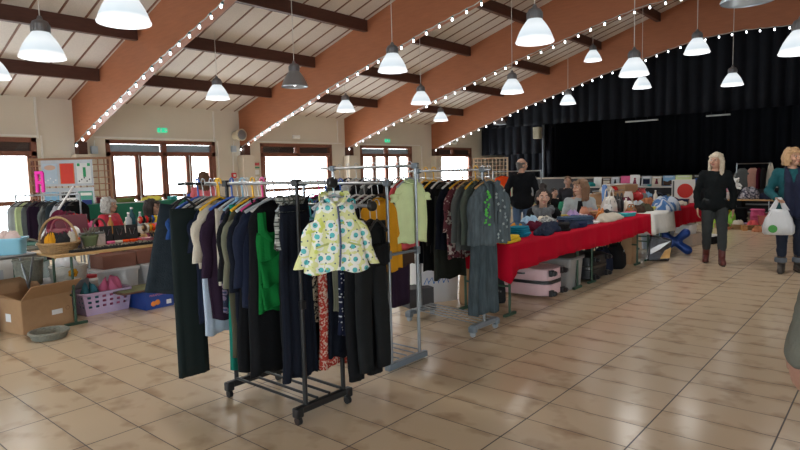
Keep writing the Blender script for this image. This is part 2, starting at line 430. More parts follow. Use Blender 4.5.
em_light(10.75, 2.52, 'white emergency light on the wall above the window behind the chrome rail'); em_light(18.4, 2.5, 'white emergency light on the wall near the black curtain')
t = tag(empty('alarm_siren', (8.74, 12.66, 2.5)), 'round cream alarm siren beside the second arch foot', 'siren')
q = MB(); q.cyl((0, .3, 0), (0, .12, 0), .10, .10, 24); q.cyl((0, .12, 0), (0, 0, 0), .13, .15, 24); cm = plastic((.62, .56, .42), 'cream_plastic'); q.build('siren_body', cm, t); q = MB(); q.cyl((0, -.001, 0), (0, -.015, 0), .12, .11, 24); q.build('grille', steel, t)
t = tag(empty('junction_box', (8.68, 12.96, 2.16)), 'small pale blue box under the alarm siren', 'box'); q = MB(); q.box((0, 0, 0), (.12, .08, .16)); q.build('casing', plastic((.45, .52, .6), 'pale_blue_box'), t, bevel=.01); q = MB(); q.tube([(0, 0, .08), (.02, 0, .2)], .012); q.build('cable', duct, t)
t = tag(empty('junction_box', (5.28, 12.96, 2.10)), 'small pale blue box beside the foot of the left arch', 'box'); q = MB(); q.box((0, 0, 0), (.13, .08, .16)); q.build('casing', plastic((.45, .52, .6), 'pale_blue_box'), t, bevel=.01); q = MB(); q.tube([(0, 0, .08), (0.02, 0, .2)], .012); q.build('cable', duct, t)
t = tag(empty('fire_call_point', (8.66, 12.975, 1.49)), 'small red fire call point on the cream wall', 'call point'); q = MB(); q.box((0, 0, 0), (.13, .05, .13)); q.build('casing', plastic((.6, .02, .03), 'alarm_red'), t, bevel=.01); q = MB(); q.box((0, -.027, 0), (.06, .006, .06)); q.build('break_glass', white_pl, t)
paper = M('paper', (.72, .73, .75), rough=.8, var=.03)
t = tag(empty('notice', (9.08, 12.99, 1.66)), 'plain white notice left of the framed plan', 'notice'); q = MB(); q.box((0, 0, 0), (.21, .008, .29)); q.build('sheet', paper, t, smooth=False)
q = MB(); [q.box((0, -.006, .1 - k * .035), (.14, .004, .008)) for k in range(6)]; q.build('printed_lines', M('grey_ink', (.35, .36, .38)), t, smooth=False)
t = tag(empty('evacuation_plan', (9.33, 12.985, 1.65)), 'framed notice with red and green bands by the window', 'notice'); q = MB(); q.box((0, 0, 0), (.27, .02, .36)); q.build('plate', M('notice_buff', (.5, .47, .36), rough=.6), t, smooth=False)
q = MB(); q.box((0, -.013, .12), (.24, .006, .07)); q.build('red_band', M('notice_red', (.5, .07, .08)), t, smooth=False); q = MB(); q.box((0, -.013, .03), (.24, .006, .035)); q.build('green_band', M('notice_green', (.04, .25, .15)), t, smooth=False); q = MB(); q.box((0, -.013, -.09), (.22, .006, .13)); q.build('white_panel', paper, t, smooth=False)

# stage with its black curtains
SXF = 20.0
black_drape = M('black_drape', (.0045, .0053, .009), rough=.75, var=.4, scale=4, spec=.2)
q = MB(); q.box(((SXF + X1) / 2, (Y0 + 12.2) / 2, .55), (X1 - SXF, 12.2 - Y0, 1.1))
st = struct(q.build('trim_stage', M('stage_front', (.02, .018, .02), rough=.7), smooth=False), 'dark stage front across the hall', 'stage'); tn += 1; st.name = 'trim_%d' % tn
q = MB(); q.box((SXF - .01, (Y0 + 12.2) / 2, 1.09), (.06, 12.2 - Y0, .05)); q.build('stage_nosing', M('stage_nosing', (.32, .25, .19), rough=.6), st, smooth=False)
def drape(name, x, ya, yb, za, zb, lab, amp=.07, per=.32, mat=black_drape, ztop=None):
    q = MB(); n = int(abs(yb - ya) / .05)
    def f(u, v):
        y = ya + (yb - ya) * u
        zt = ztop(y) if ztop else zb
        ph = y * 2 * pi / per + .9 * sin(y * 2.1)
        a = amp * (.45 + .55 * (1 - v))
        return (x + a * sin(ph) + .03 * sin(y * 5.3 + v * 2), y + .02 * cos(ph), za + (zt - za) * v)
    q.grid(f, n, 6)
    return tag(q.build(name, mat, smooth='all', mods=(('SOLIDIFY', dict(thickness=.01)),)), lab, 'curtain')
drape('stage_valance', 19.95, 12.9, -6.4, 3.05, 5, 'long black ruffled valance hanging over the stage opening', .06, .36, ztop=lambda y: roof_z(y) - .03)
drape('side_curtain', 20.22, 12.95, 10.2, 2.02, 3.4, 'black side curtain left of the stage, above the lattice screen', .08, .38)
drape('side_curtain', 20.5, 12.1, 10.0, 1.12, 3.4, 'black curtain at the left edge of the stage behind the speaker post', .08, .3)
drape('backdrop_curtain', 25.4, 12.9, -6.4, 1.12, 6.0, 'black backdrop curtain at the rear of the stage', .08, .5, ztop=lambda y: roof_z(y) - .03)
for s, lab in ((10.0, 'black stage wing flat behind the speaker post'), ):
    q = MB(); q.box((22.9, s, 2.4), (4.4, .06, 2.5)); o = q.build('stage_wing', black_drape, smooth=False); tag(o, lab, 'curtain')
t = tag(empty('speaker_post', (20.05, 10.14, 0)), 'grey vertical post at the left edge of the stage opening', 'post'); q = MB(); q.cyl((0, 0, 0), (0, 0, 3.2), .05, .05, 12); q.build('tube', M('dull_post', (.09, .1, .11), rough=.5, metal=.3), t); q = MB(); q.cyl((0, 0, 0), (0, 0, .03), .14, .14, 20); q.build('base_plate', steel, t)
t = tag(empty('loudspeaker', (19.9, 10.3, 2.76)), 'small beige loudspeaker fixed beside the post at the stage', 'speaker'); q = MB(); q.box((0, 0, 0), (.26, .26, .42)); q.build('cabinet', M('beige_speaker', (.42, .37, .26), rough=.6), t, bevel=.02); q = MB(); q.box((-.135, 0, 0), (.012, .2, .36)); q.build('speaker_grille', M('speaker_grille', (.3, .27, .2), rough=.8, bump=.5, bscale=200), t); q = MB(); q.box((.1, -.12, 0), (.1, .06, .08)); q.build('bracket', steel, t)
for y, z, lab in ((7.0, 3.0, 'white strip lamp under the valance, left one'), (4.6, 3.0, 'white strip lamp under the valance, right one')):
    t = tag(empty('stage_lamp', (21.2, y, z + .02)), lab, 'lamp'); q = MB(); q.box((0, 0, 0), (.1, 1.1 if y > 5 else .7, .05)); q.build('housing', M('stage_lamp_white', (.5, .5, .48), rough=.5), t, bevel=.01); q = MB(); q.cyl((0, -.2, .02), (0, -.2, 2.2), .01, .01, 6); q.cyl((0, .2, .02), (0, .2, 2.2), .01, .01, 6); q.build('hanging_rod', black_metal, t)
# ------------------------------------------------------------------ pendant lamps
m, nt, b = new_mat('lit_acrylic_shade'); lit_mat = m
sock(b, 'Base Color', (.3, .33, .36, 1)); sock(b, 'Roughness', .25)
tc = nd(nt, 'ShaderNodeTexCoord'); sp = nd(nt, 'ShaderNodeSeparateXYZ'); nt.links.new(tc.outputs['Object'], sp.inputs[0])
# the bulb sits in the neck: the shade glows most around it and at the rim lens
rmp = nd(nt, 'ShaderNodeValToRGB'); e = rmp.color_ramp.elements
e[0].position = 0; e[0].color = (1, 1, 1, 1); e[1].position = 1; e[1].color = (.62, .7, .74, 1)
for p, v in ((.12, (1, 1, 1)), (.2, (.62, .72, .78)), (.55, (.85, .9, .93))):
    k = e.new(p); k.color = c4(v)
mm = nd(nt, 'ShaderNodeMath', operation='MULTIPLY'); mm.inputs[1].default_value = 3.4; nt.links.new(sp.outputs[2], mm.inputs[0])
nt.links.new(mm.outputs[0], rmp.inputs[0]); nt.links.new(rmp.outputs[0], b.inputs['Emission Color']); b.inputs['Emission Strength'].default_value = .5
unlit_mat = M('spun_aluminium', (.40, .43, .46), rough=.35, metal=.75, var=.06)
bulb_mat = glow('lamp_bulb', (1, .99, .96), 12)
weak_bulb = glow('weak_lamp_bulb', (.95, .97, 1), 1.6)
cap_mat = M('ribbed_cap', (.22, .22, .23), rough=.45, metal=.6)
SH = [(.215, 0), (.218, .012), (.208, .03), (.195, .07), (.168, .13), (.132, .19), (.098, .235), (.078, .262)]
def lamp(x, y, z, lit, label, s=1.0, tilt=0):
    t = tag(empty('pendant_lamp', (x, y, z)), label, 'lamp', None)
    t.scale = (s, s, s); t.rotation_euler[0] = tilt
    if (lit,) not in lamp.c:
        q = MB(); q.lathe(SH + [(r - .006, zz) for r, zz in SH[::-1]], 32, cap=(False, False)); sh = q.build('shade', lit_mat if lit else unlit_mat, t)
        q = MB()
        q.lathe([(.084, .255), (.086, .33), (.07, .365), (.03, .385), (.018, .42)], 24)
        for k in range(16):
            a = 2 * pi * k / 16; q.box((.085 * cos(a), .085 * sin(a), .295), (.012, .012, .075), Matrix.Rotation(a, 4, 'Z'))
        cp = q.build('ribbed_cap', cap_mat, t)
        q = MB(); q.ell((0, 0, .10), (.05, .05, .085)); bu = q.build('bulb', bulb_mat if lit else weak_bulb, t)
        lamp.c[(lit,)] = (sh, cp, bu)
    else:
        for o in lamp.c[(lit,)]:
            c = o.copy(); C.objects.link(c); c.parent = t
    top = (roof_z(y) - .0 - z) / s
    q = MB(); q.cyl((0, 0, .40), (0, 0, top), .006, .006, 6); q.build('cable', M('lamp_cable', (.55, .53, .5), rough=.6), t)
    if lit:
        ld = lamp.light; lo = bpy.data.objects.new('lamp_light', ld); C.objects.link(lo); lo.location = (0, 0, -.03); lo.parent = t
lamp.c = {}
ld = bpy.data.lights.new('lamp_light', 'SPOT'); ld.energy = 30; ld.shadow_soft_size = .12; ld.spot_size = RAD(150); ld.spot_blend = .6; ld.color = (1, .97, .92)
lamp.light = ld
lamp(2.38, 5.06, 2.80, True, 'large lit pendant lamp cut off by the top edge, before the nearest arch')
lamp(2.30, 6.72, 2.735, True, 'lit pendant lamp with visible grey cap in the upper left corner')
lamp(2.62, 9.52, 2.90, True, 'lit pendant lamp just showing at the left edge of the picture')
lamp(6.23, 9.73, 2.91, True, 'lit pendant lamp between the first two arches, left of the grey metal one')
lamp(6.34, 7.64, 2.91, False, 'grey metal pendant lamp with dull shade, between the first two arches')
lamp(9.72, 9.92, 2.905, True, 'small lit pendant lamp under the purlin between second and third arch')
lamp(6.62, 5.75, 2.95, True, 'lit pendant lamp hanging in front of the second arch')
lamp(9.84, 7.78, 2.89, True, 'lit pendant lamp on a long cable before the third arch, middle left')
lamp(14.1, 10.42, 2.93, True, 'smallest lit pendant lamp, hanging before the foot of the farthest arch')
lamp(9.98, 5.69, 2.91, True, 'lit pendant lamp on a long thin cable at upper centre')
lamp(6.24, 3.26, 2.92, True, 'large lit pendant lamp with grey cap at top centre')
lamp(14.6, 6.03, 4.12, True, 'lit pendant lamp hung high on the face of the farthest arch')
lamp(15.6, 7.15, 3.22, True, 'small lit pendant lamp against the black valance, left of the others there')
lamp(9.2, 3.16, 2.845, True, 'larger lit pendant lamp in front of the valance, overlapping a smaller one')
lamp(14.8, 4.89, 3.34, True, 'small lit pendant lamp partly hidden below a larger one by the valance')
lamp(11.7, 2.91, 3.47, True, 'lit pendant lamp in front of the garland near the crown of the farthest arch')
lamp(14.3, 2.85, 3.13, True, 'small lit pendant lamp against the black curtain at right, cable looped above its cap')
lamp(5.95, 1.08, 2.88, False, 'dull metal pendant lamp cut off by the top edge at right')
lamp(8.2, .955, 2.72, True, 'lit pendant lamp cut off by the right edge')
lamp(17.6, 10.52, 2.98, False, 'small unlit pendant lamp before the black side curtain')

# festoon lights along the underside of the arches
fest_bulb = glow('festoon_bulb', (.90, .97, 1), 5)
sock_mat = plastic((.03, .12, .13), 'festoon_socket'); wire_mat = plastic((.42, .42, .4), 'festoon_wire')
q = MB(); q.cap((0, 0, -.048), (0, 0, -.074), .014, .019, 10); bulb_me = q.build('bulb', fest_bulb); bulb_me_data = bulb_me.data; bpy.data.objects.remove(bulb_me)
q = MB(); q.cyl((0, 0, -.005), (0, 0, -.04), .018, .02, 10); so = q.build('socket', sock_mat); sock_data = so.data; bpy.data.objects.remove(so)
FL = {4.92: 'festoon of small white bulbs under the nearest arch at upper left', 8.90: 'festoon of small white bulbs under the second arch, by the red call point', 12.65: 'festoon of small white bulbs under the third arch', 17.0: 'festoon of small white bulbs under the farthest arch, before the black valance'}
for x, lab in FL.items():
    t = tag(empty('festoon_light', (x - .03, 13, 2.2)), lab, 'string lights')
    pts = []; y = 12.9; k = 0; off = rnd.uniform(0, .2)
    y -= off
    wire = []
    while y > 1.2:
        zb = bez(y) - .0
        wire.append((0, y - 13, zb - 2.2 - .012)); wire.append((0, y - .15 - 13, bez(y - .15) - 2.2 - .028))
        for nm, dt in (('bulb', bulb_me_data), ('socket', sock_data)):
            o = bpy.data.objects.new(nm, dt); C.objects.link(o); o.parent = t; o.location = (0, y - 13, zb - 2.2 - .012); o.rotation_euler = (rnd.uniform(-.25, .25), rnd.uniform(-.2, .2), 0)
        y -= .302
    q = MB(); q.tube(wire, .009, 6); q.build('wire', wire_mat, t)
# ------------------------------------------------------------------ clothes rails, hangers, garments
def caster(q, x, y, r=.028):
    q.cyl((x - .012, y, r), (x + .012, y, r), r, r, 14); q.box((x, y, r * 2 + .004), (.03, .03, .02))
def hanger(p, rz, col, label, w=.36, drop=.10, bar=True, tilt=0):
    """coat hanger hooked over a rail at p; its body lies along local x"""
    t = tag(empty('coat_hanger', p, rz), label, 'hanger'); t.rotation_euler[1] = tilt
    q = MB(); pts = [(0, .0 + .022 * cos(a), .002 + .022 * sin(a)) for a in [pi * (1.0 - k / 6 * 1.25) for k in range(7)]]
    pts = [(0, -.022, -.012)] + pts + [(0, .004, -.04), (0, 0, -drop)]
    thick = col in (HC['yellow'], HC['blue'], HC['pink'], HC['teal'], HC['sky']); q.tube(pts, .006 if thick else .003, 6); q.build('hook', plastic(col) if thick else chrome, t)
    q = MB(); h = .075
    q.tube([(w / 2 * k / 5, 0, -drop - h * (abs(k) / 5) ** 1.3) for k in range(-5, 6)], [.007 + .003 * (abs(k) / 5) for k in range(-5, 6)], 8)
    if bar: q.tube([(-w / 2 + .01, 0, -drop - h), (w / 2 - .01, 0, -drop - h)], .005, 6)
    q.build('shoulder_bar', plastic(col) if not isinstance(col, bpy.types.Material) else col, t)
    return t
def se(a, n):  # superellipse
    c, s = cos(a), sin(a)
    return math.copysign(abs(c) ** (2 / n), c), math.copysign(abs(s) ** (2 / n), s)
def body_rings(w, L, d, hem, fold, kf, rs, neck=.062, z0=-.12, slope=.085, strap=None, waist=None, N=40, rows=16, vneck=.03):
    rings = []; ph = [rs.uniform(0, 6.28) for _ in range(6)]
    tops = [(neck, 0), (neck + (w / 2 - neck) * .35, -slope * .3), (neck + (w / 2 - neck) * .7, -slope * .66), (w / 2 - .012, -slope - .004), (w / 2, -slope - .04)]
    if strap: tops = [(w / 2 * .93, -.13), (w / 2 * .97, -.15)]
    zs = tops[-1][1]
    for k in range(1, rows + 1):
        u = k / rows
        ww = w / 2 + (hem / 2 - w / 2) * u
        if waist: ww *= 1 - waist * math.exp(-((u - .3) / .16) ** 2)
        tops.append((ww, zs + (-L - zs) * u))
    for i, (hw, z) in enumerate(tops):
        r = []; u = max(0, min(1, -z / L))
        dd = d / 2 * (.45 + .55 * min(1, u * 3)) if not strap else d / 2
        for k in range(N):
            a = 2 * pi * k / N; cx, cy = se(a, 2.6)
            f = fold * u ** .8
            g = f * (sin(kf * cx * 3.1 + ph[0] + (1 if cy > 0 else 0) * 1.7) * .7 + .5 * sin(kf * 1.9 * cx * 3.1 + ph[1] + u * 1.5))
            x = cx * hw * (1 + .02 * sin(5 * u + ph[2])); y = cy * dd + g * d * .9 * (1 if abs(cx) < .98 else .4)
            zz = z0 + z
            if i == 0 and not strap: zz -= vneck if cy < 0 else 0
            if i == len(tops) - 1: zz += .012 * sin(2 * cx * kf + ph[3])
            r.append((x + .008 * sin(9 * u + ph[4]) * u, y, zz))
        rings.append(r)
    return rings
def garment(name, label, cat, p, rz, mat, w=.42, L=.7, d=.05, hem=None, sleeve=0, kind='top', fold=.25, kf=3, group=None, seed=0, strap=False, waist=0, extra=None, smat=None, tilt=0, flare=0, sr=.062):
    rs = random.Random(sum(map(ord, label)) + seed)
    t = tag(empty(name, p, rz), label, cat, group); t.rotation_euler[1] = tilt
    hem = hem or w
    q = MB()
    sol = (('SOLIDIFY', dict(thickness=.004, offset=1)),)
    if kind == 'top':
        q.rings(body_rings(w, L, d, hem, fold, kf, rs, strap=strap, waist=waist), False, False)
        q.build('body', mat, t, smooth='all', mods=sol)
        if strap:
            s_ = MB()
            for sx in (-1, 1): s_.tube([(sx * w * .30, -d * .3, -.255), (sx * w * .27, 0, -.135), (sx * w * .30, d * .3, -.255)], .008, 6)
            s_.build('strap', mat, t)
        if sleeve:
            for sx in (-1, 1):
                s_ = MB(); n = 8; rg = []
                pa = V((sx * (w / 2 - .045), 0, -.215)); pb = V((sx * (w / 2 + .02 + flare), rs.uniform(-.012, .02), -.21 - sleeve))
                for k in range(n + 1):
                    u = k / n; c = pa.lerp(pb, u) + V((sx * .03 * sin(pi * min(1, u * 1.6)) , 0, 0)); r = sr * (1 - .3 * u) * (1 + .07 * sin(11 * u + sx))
                    rg.append([(c.x + r * cos(2 * pi * j / 14) * .8, c.y + r * .46 * sin(2 * pi * j / 14) * (d / .05) ** .3, c.z + (.03 * (-sx * cos(2 * pi * j / 14)) * 1 if k == 0 else 0)) for j in range(14)])
                s_.rings(rg, True, False); s_.build('sleeve', smat or mat, t, smooth='all')
    elif kind == 'folded':   # trousers folded over the hanger bar
        rg = []
        for k in range(15):
            u = k / 14; z = -.165 - (L - .16) * u
            rg.append([(se(2 * pi * j / 32, 3)[0] * (w + (hem - w) * u) / 2, se(2 * pi * j / 32, 3)[1] * d / 2 * (.5 + .5 * min(1, 4 * u)) + fold * .02 * u * sin(3 * se(2 * pi * j / 32, 3)[0] * kf), z) for j in range(32)])
        q.rings(rg); q.build('legs', mat, t, smooth='all')
    elif kind == 'trousers':  # hung by the waistband, both legs down
        wz = -.12; cr = .27; lw = w / 2
        rg = []
        for k in range(7):
            u = k / 6; rg.append([(se(2 * pi * j / 32, 2.8)[0] * (w / 2) * (1 + .12 * u), se(2 * pi * j / 32, 2.8)[1] * d / 2 * (.6 + .5 * u), wz - cr * u) for j in range(32)])
        q.rings(rg, True, True)
        for sx in (-1, 1):
            rg = []
            for k in range(11):
                u = k / 10; hw = (lw * (1.08 - .08 * u) + (hem / 2 - lw) * u) / 2 * 1.02
                rg.append([(sx * lw * .53 * (1 + .08 * u) + se(2 * pi * j / 20, 2.6)[0] * hw, se(2 * pi * j / 20, 2.6)[1] * d / 2 + .012 * sin(4 * u + sx + rs.random()), wz - cr + .06 - (L - cr - .1 + .06) * u) for j in range(20)])
            q.rings(rg)
        q.build('legs', mat, t, smooth='all')
        s_ = MB(); rg = [[(se(2 * pi * j / 32, 2.8)[0] * (w / 2 + .004), se(2 * pi * j / 32, 2.8)[1] * (d / 2 * .65 + .004), wz + dz) for j in range(32)] for dz in (.005, -.035)]
        s_.rings(rg); s_.build('waistband', smat or mat, t, smooth='all')
    elif kind == 'skirt':
        rg = body_rings(w, L, d, hem, fold, kf, rs, strap=True); q.rings([[(x, y, z + .07) for x, y, z in r] for r in rg], False, False); q.build('body', mat, t, smooth='all', mods=sol)
        s_ = MB(); s_.rings([[(se(2 * pi * j / 32, 2.8)[0] * (w / 2 * .95), se(2 * pi * j / 32, 2.8)[1] * (d / 2 + .004), -.14 + dz) for j in range(32)] for dz in (0, -.035)], False, False); s_.build('waistband', smat or mat, t, smooth='all', mods=sol)
    if extra: extra(t, w, L, d)
    return t
def collar(mat):
    def f(t, w, L, d):
        q = MB()
        for sx in (-1, 1):
            q.grid(lambda u, v: (sx * (.025 + .055 * u + .02 * v), -.012 - .03 * v - .012 * (1 - u), -.108 - .085 * v * (1.2 - u) - .03 * (1 - u)), 4, 3)
        q.tube([(.066 * cos(a), .03 * sin(a), -.115) for a in [pi * k / 8 for k in range(9)]], .012, 8)
        q.build('collar', mat, t, smooth='all', mods=(('SOLIDIFY', dict(thickness=.006)),))
    return f
def placket(mat, n=6, bm=None):
    def f(t, w, L, d):
        q = MB(); q.box((0, -d * .55, -.155 - (L - .06) / 2), (.026, .01, L - .08)); q.build('placket', mat, t, bevel=.003)
        q = MB()
        for k in range(n): q.ell((0, -d * .55 - .008, -.18 - k * (L - .2) / n), (.007, .004, .007), 8, 5)
        q.build('button', bm or white_pl, t)
    return f
def both(*fs):
    def f(t, w, L, d):
        for g in fs: g(t, w, L, d)
    return f

def bar(q, a, b, r=.011): q.cyl(a, b, r, r, 14)
# rack A: black double clothes rail
PAL = dict(black=(.009, .0095, .011), navy=(.012, .016, .034), ink=(.007, .009, .016), slate=(.032, .042, .05), char=(.022, .022, .024), plum=(.025, .013, .028), cream=(.52, .47, .39), olive=(.062, .058, .038), grey=(.11, .12, .12), lblue=(.42, .50, .62), teal=(.01, .16, .12), green=(.005, .135, .028), khaki=(.14, .14, .10), brown=(.06, .035, .025), white=(.7, .7, .68), coral=(.6, .09, .10), mustard=(.56, .26, .015), mint=(.60, .70, .38), wine=(.10, .012, .03), blue=(.02, .06, .20), sky=(.2, .36, .55), yellow=(.66, .46, .03), pink=(.62, .12, .25), red=(.45, .02, .02), orange=(.7, .12, .02), silver=(.4, .42, .45))
def CL(c): return cloth(PAL[c], c + '_cloth')
A1, A2, YN, YF = 2.215, 2.530, 2.69, 3.41
t = tag(empty('clothes_rack', (2.36, 3.05, 0)), 'black double clothes rack on casters holding the dark clothes and green dress', 'clothes rack')
def loc(x, y, z): return (x - 2.36, y - 3.05, z)
for y in (YN, YF):
    q = MB(); q.box(loc(2.36, y, .088), (.44, .04, .045)); q.box(loc(2.155, y, .078), (.055, .05, .06)); q.box(loc(2.565, y, .078), (.055, .05, .06)); q.build('foot_bar', black_metal, t, bevel=.008)
    for x in (2.155, 2.565):
        q = MB(); caster(q, *loc(x, y, 0)[:2], r=.026); q.build('caster', black_pl, t)
for x, zt in ((A1, 1.445), (A2, 1.296)):
    for y in (YN, YF):
        q = MB(); bar(q, loc(x, y, .1), loc(x, y, .72), .015); bar(q, loc(x, y, .70), loc(x, y, zt), .012); q.box(loc(x, y, .72), (.04, .04, .05)); q.box(loc(x, y, zt), (.042, .05, .042)); q.build('post', black_metal, t, bevel=.003)
    q = MB(); bar(q, loc(x, 2.40, zt), loc(x, 3.70, zt), .012); rail = q.build('rail', chrome, t)
    q = MB(); q.cyl(loc(x, 2.37, zt), loc(x, 2.405, zt), .03, .03, 20); q.build('end_knob', black_pl, rail, bevel=.006)
q = MB(); q.tube([loc(A1, 3.68, 1.445), loc(A1 - .20, 3.60, 1.45), loc(A1 - .24, 3.60, 1.45)], .010, 10); q.tube([loc(A1, 3.69, 1.445), loc(A1 - .06, 3.86, 1.45)], .010, 10); q.build('side_arm', black_metal, t)
for k in range(4):
    x = 2.21 + k * .10
    q = MB(); bar(q, loc(x, YN, .12), loc(x, YF, .12), .009); q.build('shelf_rail', black_metal, t)
    
HC = {'white': (.72, .72, .72), 'black': (.012, .012, .013), 'yellow': (.75, .42, .02), 'blue': (.03, .10, .42), 'grey': (.35, .38, .42), 'clear': (.5, .55, .58), 'sky': (.3, .5, .66), 'pink': (.75, .06, .28), 'wood': wood_light, 'red': (.5, .03, .03), 'teal': (.03, .35, .38)}
hseen = {}
def hang(rail_x, rail_z, y, hcol, gname, glabel, gcat, mat, rz=None, drop=0, hw=None, hlabel=None, ox=0, **kw):
    """a garment on its own hanger over a rail that runs along y"""
    p = (rail_x + ox, y, rail_z + .012)
    if rz is None: rz = rnd.uniform(-.10, .10)
    if hcol: hanger(p, rz, HC[hcol], hlabel or ('%s coat hanger holding the %s' % (hcol, short(glabel))), w=(hw or min(.38, kw.get('w', .4) * .86)), bar=kw.get('kind') == 'folded' or rnd.random() < .6)
    return garment(gname, glabel, gcat, (p[0], p[1], p[2] - drop), rz, mat, **kw)
def short(l):
    w = l.split()
    return ' '.join(w[:11])
dotblue = printed('navy_medallion_print', (.010, .013, .03), [('dot', (.13, .10, .15), 20, .34), ('dot', (.02, .03, .07), 20, .14), ('blotch', (.12, .2, .36), 26, .66)])
check = printed('grey_check', (.26, .27, .25), [('hline', (.03, .035, .03), 42, .32), ('vline', (.05, .055, .05), 36, .3), ('hline', (.4, .41, .38), 14, .12)])
leop = printed('leopard_print', (.36, .31, .23), [('ring', (.025, .022, .02), 55, .52), ('blotch', (.015, .015, .015), 45, .55)])
redpr = printed('red_speckle_print', (.46, .05, .035), [('blotch', (.66, .48, .40), 75, .54)])
polka = printed('navy_polka_print', (.009, .012, .032), [('dot', (.5, .52, .55), 34, .17)])
floral = printed('maroon_floral_print', (.12, .035, .045), [('blotch', (.42, .36, .33), 22, .55), ('blotch', (.03, .015, .02), 30, .62), ('blotch', (.35, .06, .09), 15, .66)])
denim_gr = M('grey_washed_denim', (.095, .125, .145), rough=.9, var=.7, scale=10, stretch=(4, 4, .7), bump=.5, bscale=40, spec=.15)
denim_d = M('dark_denim', (.022, .03, .038), rough=.9, var=.4, scale=25, bump=.3, bscale=150, spec=.1)
denim_b = M('blue_denim', (.055, .10, .17), rough=.9, var=.35, scale=14, bump=.3, bscale=150, spec=.1)
rain = printed('raincoat_print', (.66, .68, .33), [('blotch', (.55, .60, .14), 12, .58), ('ring', (.76, .77, .72), 15, .72), ('dot', (.10, .44, .46), 15, .21), ('dot', (.05, .09, .16), 23, .10), ('blotch', (.40, .48, .10), 34, .70)])
Z1, Z2 = 1.445, 1.296
h1 = lambda y, hc, n, l, c, m, **k: hang(A1, Z1, y, hc, n, l, c, m, **k)
h2 = lambda y, hc, n, l, c, m, **k: hang(A2, Z2, y, hc, n, l, c, m, **k)
# far to near on the left rail
h1(3.80, 'black', 'jeans', 'dark grey denim jeans folded at the far end of the black rack', 'jeans', denim_d, kind='folded', w=.30, L=.78, d=.05, hem=.36, rz=-.45, ox=-.07, tilt=.17)
h1(3.68, 'blue', 'shirt', 'royal blue shirt peeping out beside the dark grey jeans', 'shirt', CL('blue'), w=.40, L=.40, sleeve=.16, d=.035, ox=-.05)
h1(3.63, 'grey', 'shirt', 'charcoal short sleeved top in front of the royal blue shirt', 'shirt', CL('char'), w=.40, L=.42, sleeve=.18, d=.035, ox=-.04)
h1(3.575, 'black', 'trousers', 'long black-green trousers reaching almost to the floor at the rack end', 'trousers', M('black_green_cloth', (.014, .020, .020), rough=.9, var=.1, spec=.1), kind='folded', w=.21, L=1.28, d=.05, hem=.22, fold=.3, ox=-.215)
h1(3.52, 'yellow', 'dress', 'navy dress with a bright yellow hanger, left part of the black rack', 'dress', CL('navy'), w=.36, L=.82, d=.045, sleeve=.25)
h1(3.465, 'white', 'blouse', 'pale blue long shirt whose hem hangs below the navy dress', 'shirt', CL('lblue'), w=.30, L=.89, d=.035, hem=.32, ox=-.02)
h1(3.42, 'yellow', 'cardigan', 'cream cardigan with a long sleeve toward the window side', 'cardigan', CL('cream'), w=.36, L=.42, sleeve=.30, d=.04, hem=.34, ox=-.05)
h1(3.35, 'blue', 'cardigan', 'dark plum cardigan hanging beside the cream one', 'cardigan', CL('plum'), w=.38, L=.77, sleeve=.40, d=.045)
h1(3.285, 'clear', 'trousers', 'cream trousers folded over a hanger beside the plum cardigan', 'trousers', CL('cream'), kind='folded', w=.36, L=.65, d=.035)
h1(3.23, 'sky', 'dress', 'navy dress printed with pale medallions and a sky blue ribbon', 'dress', dotblue, w=.36, L=.70, d=.05, hem=.40, extra=lambda t, w, L, d: [MB().tube([(-.07, -.03, -.10), (-.10, -.045, -.2), (-.07, -.05, -.28), (-.04, -.045, -.18), (-.07, -.03, -.11)], .011, 6).build('ribbon', CL('sky'), t)])
h1(3.175, 'black', 'jacket', 'black jacket right of the medallion print dress', 'jacket', CL('black'), w=.38, L=.52, sleeve=.40, d=.045)
h1(3.12, 'yellow', 'coat', 'long olive coat with a grey edge in the middle of the rack', 'coat', CL('olive'), w=.38, L=.96, d=.05, hem=.40, sleeve=.44, smat=CL('khaki'))
h1(3.17, 'grey', 'skirt', 'dark green long skirt hanging low behind the olive coat', 'skirt', CL('teal'), kind='skirt', w=.26, L=1.12, d=.04, hem=.38, ox=-.02)
h1(3.06, 'clear', 'coat', 'black wool coat with wide shoulders beside the olive coat', 'coat', CL('ink'), w=.42, L=.76, d=.055, sleeve=.45, extra=collar(CL('ink')))
h1(3.02, 'pink', 'dress', 'long black dress filling the middle of the rack', 'dress', CL('black'), w=.36, L=1.04, d=.05, hem=.44, fold=.35)
h1(2.985, 'black', 'jacket', 'navy-black blazer just behind the green dress', 'jacket', CL('navy'), w=.40, L=.64, d=.05, sleeve=.42, extra=collar(CL('ink')))
# the green dress: one shoulder, frilled tiers, grey hanger
def frills(t, w, L, d):
    q = MB()
    for k, (z0, ww) in enumerate(((-.42, .28), (-.55, .29))):
        for sgn in (-1, 1):
            q.grid(lambda u, v: ((u - .5) * ww * (1 + .06 * v), sgn * (d * .56 + .006 + .042 * v + .014 * v * sin(u * 19 + k)), z0 + .10 * u - .15 * v - .02 * sin(u * 6)), 24, 4)
    q.build('frill', CL('green'), t, smooth='all', mods=(('SOLIDIFY', dict(thickness=.003)),))
    q = MB(); q.tube([(-.10, .0, -.135), (-.11, -.03, -.24), (-.05, -.035, -.30)], [.02, .028, .014], 8); q.tube([(-.10, .0, -.135), (-.10, .03, -.27)], .02, 8); q.build('shoulder_strap', CL('green'), t)
hang(A1, Z1 - .0, 2.90, 'grey', 'dress', 'emerald green frilled dress with one shoulder strap', 'dress', CL('green'), w=.27, L=.61, d=.06, strap=True, fold=.22, waist=.04, hem=.28, hw=.40, drop=.055, extra=frills, rz=-.14)
h1(2.945, 'white', 'dress', 'black evening dress behind and below the green dress', 'dress', CL('black'), w=.34, L=1.05, d=.045, hem=.42)
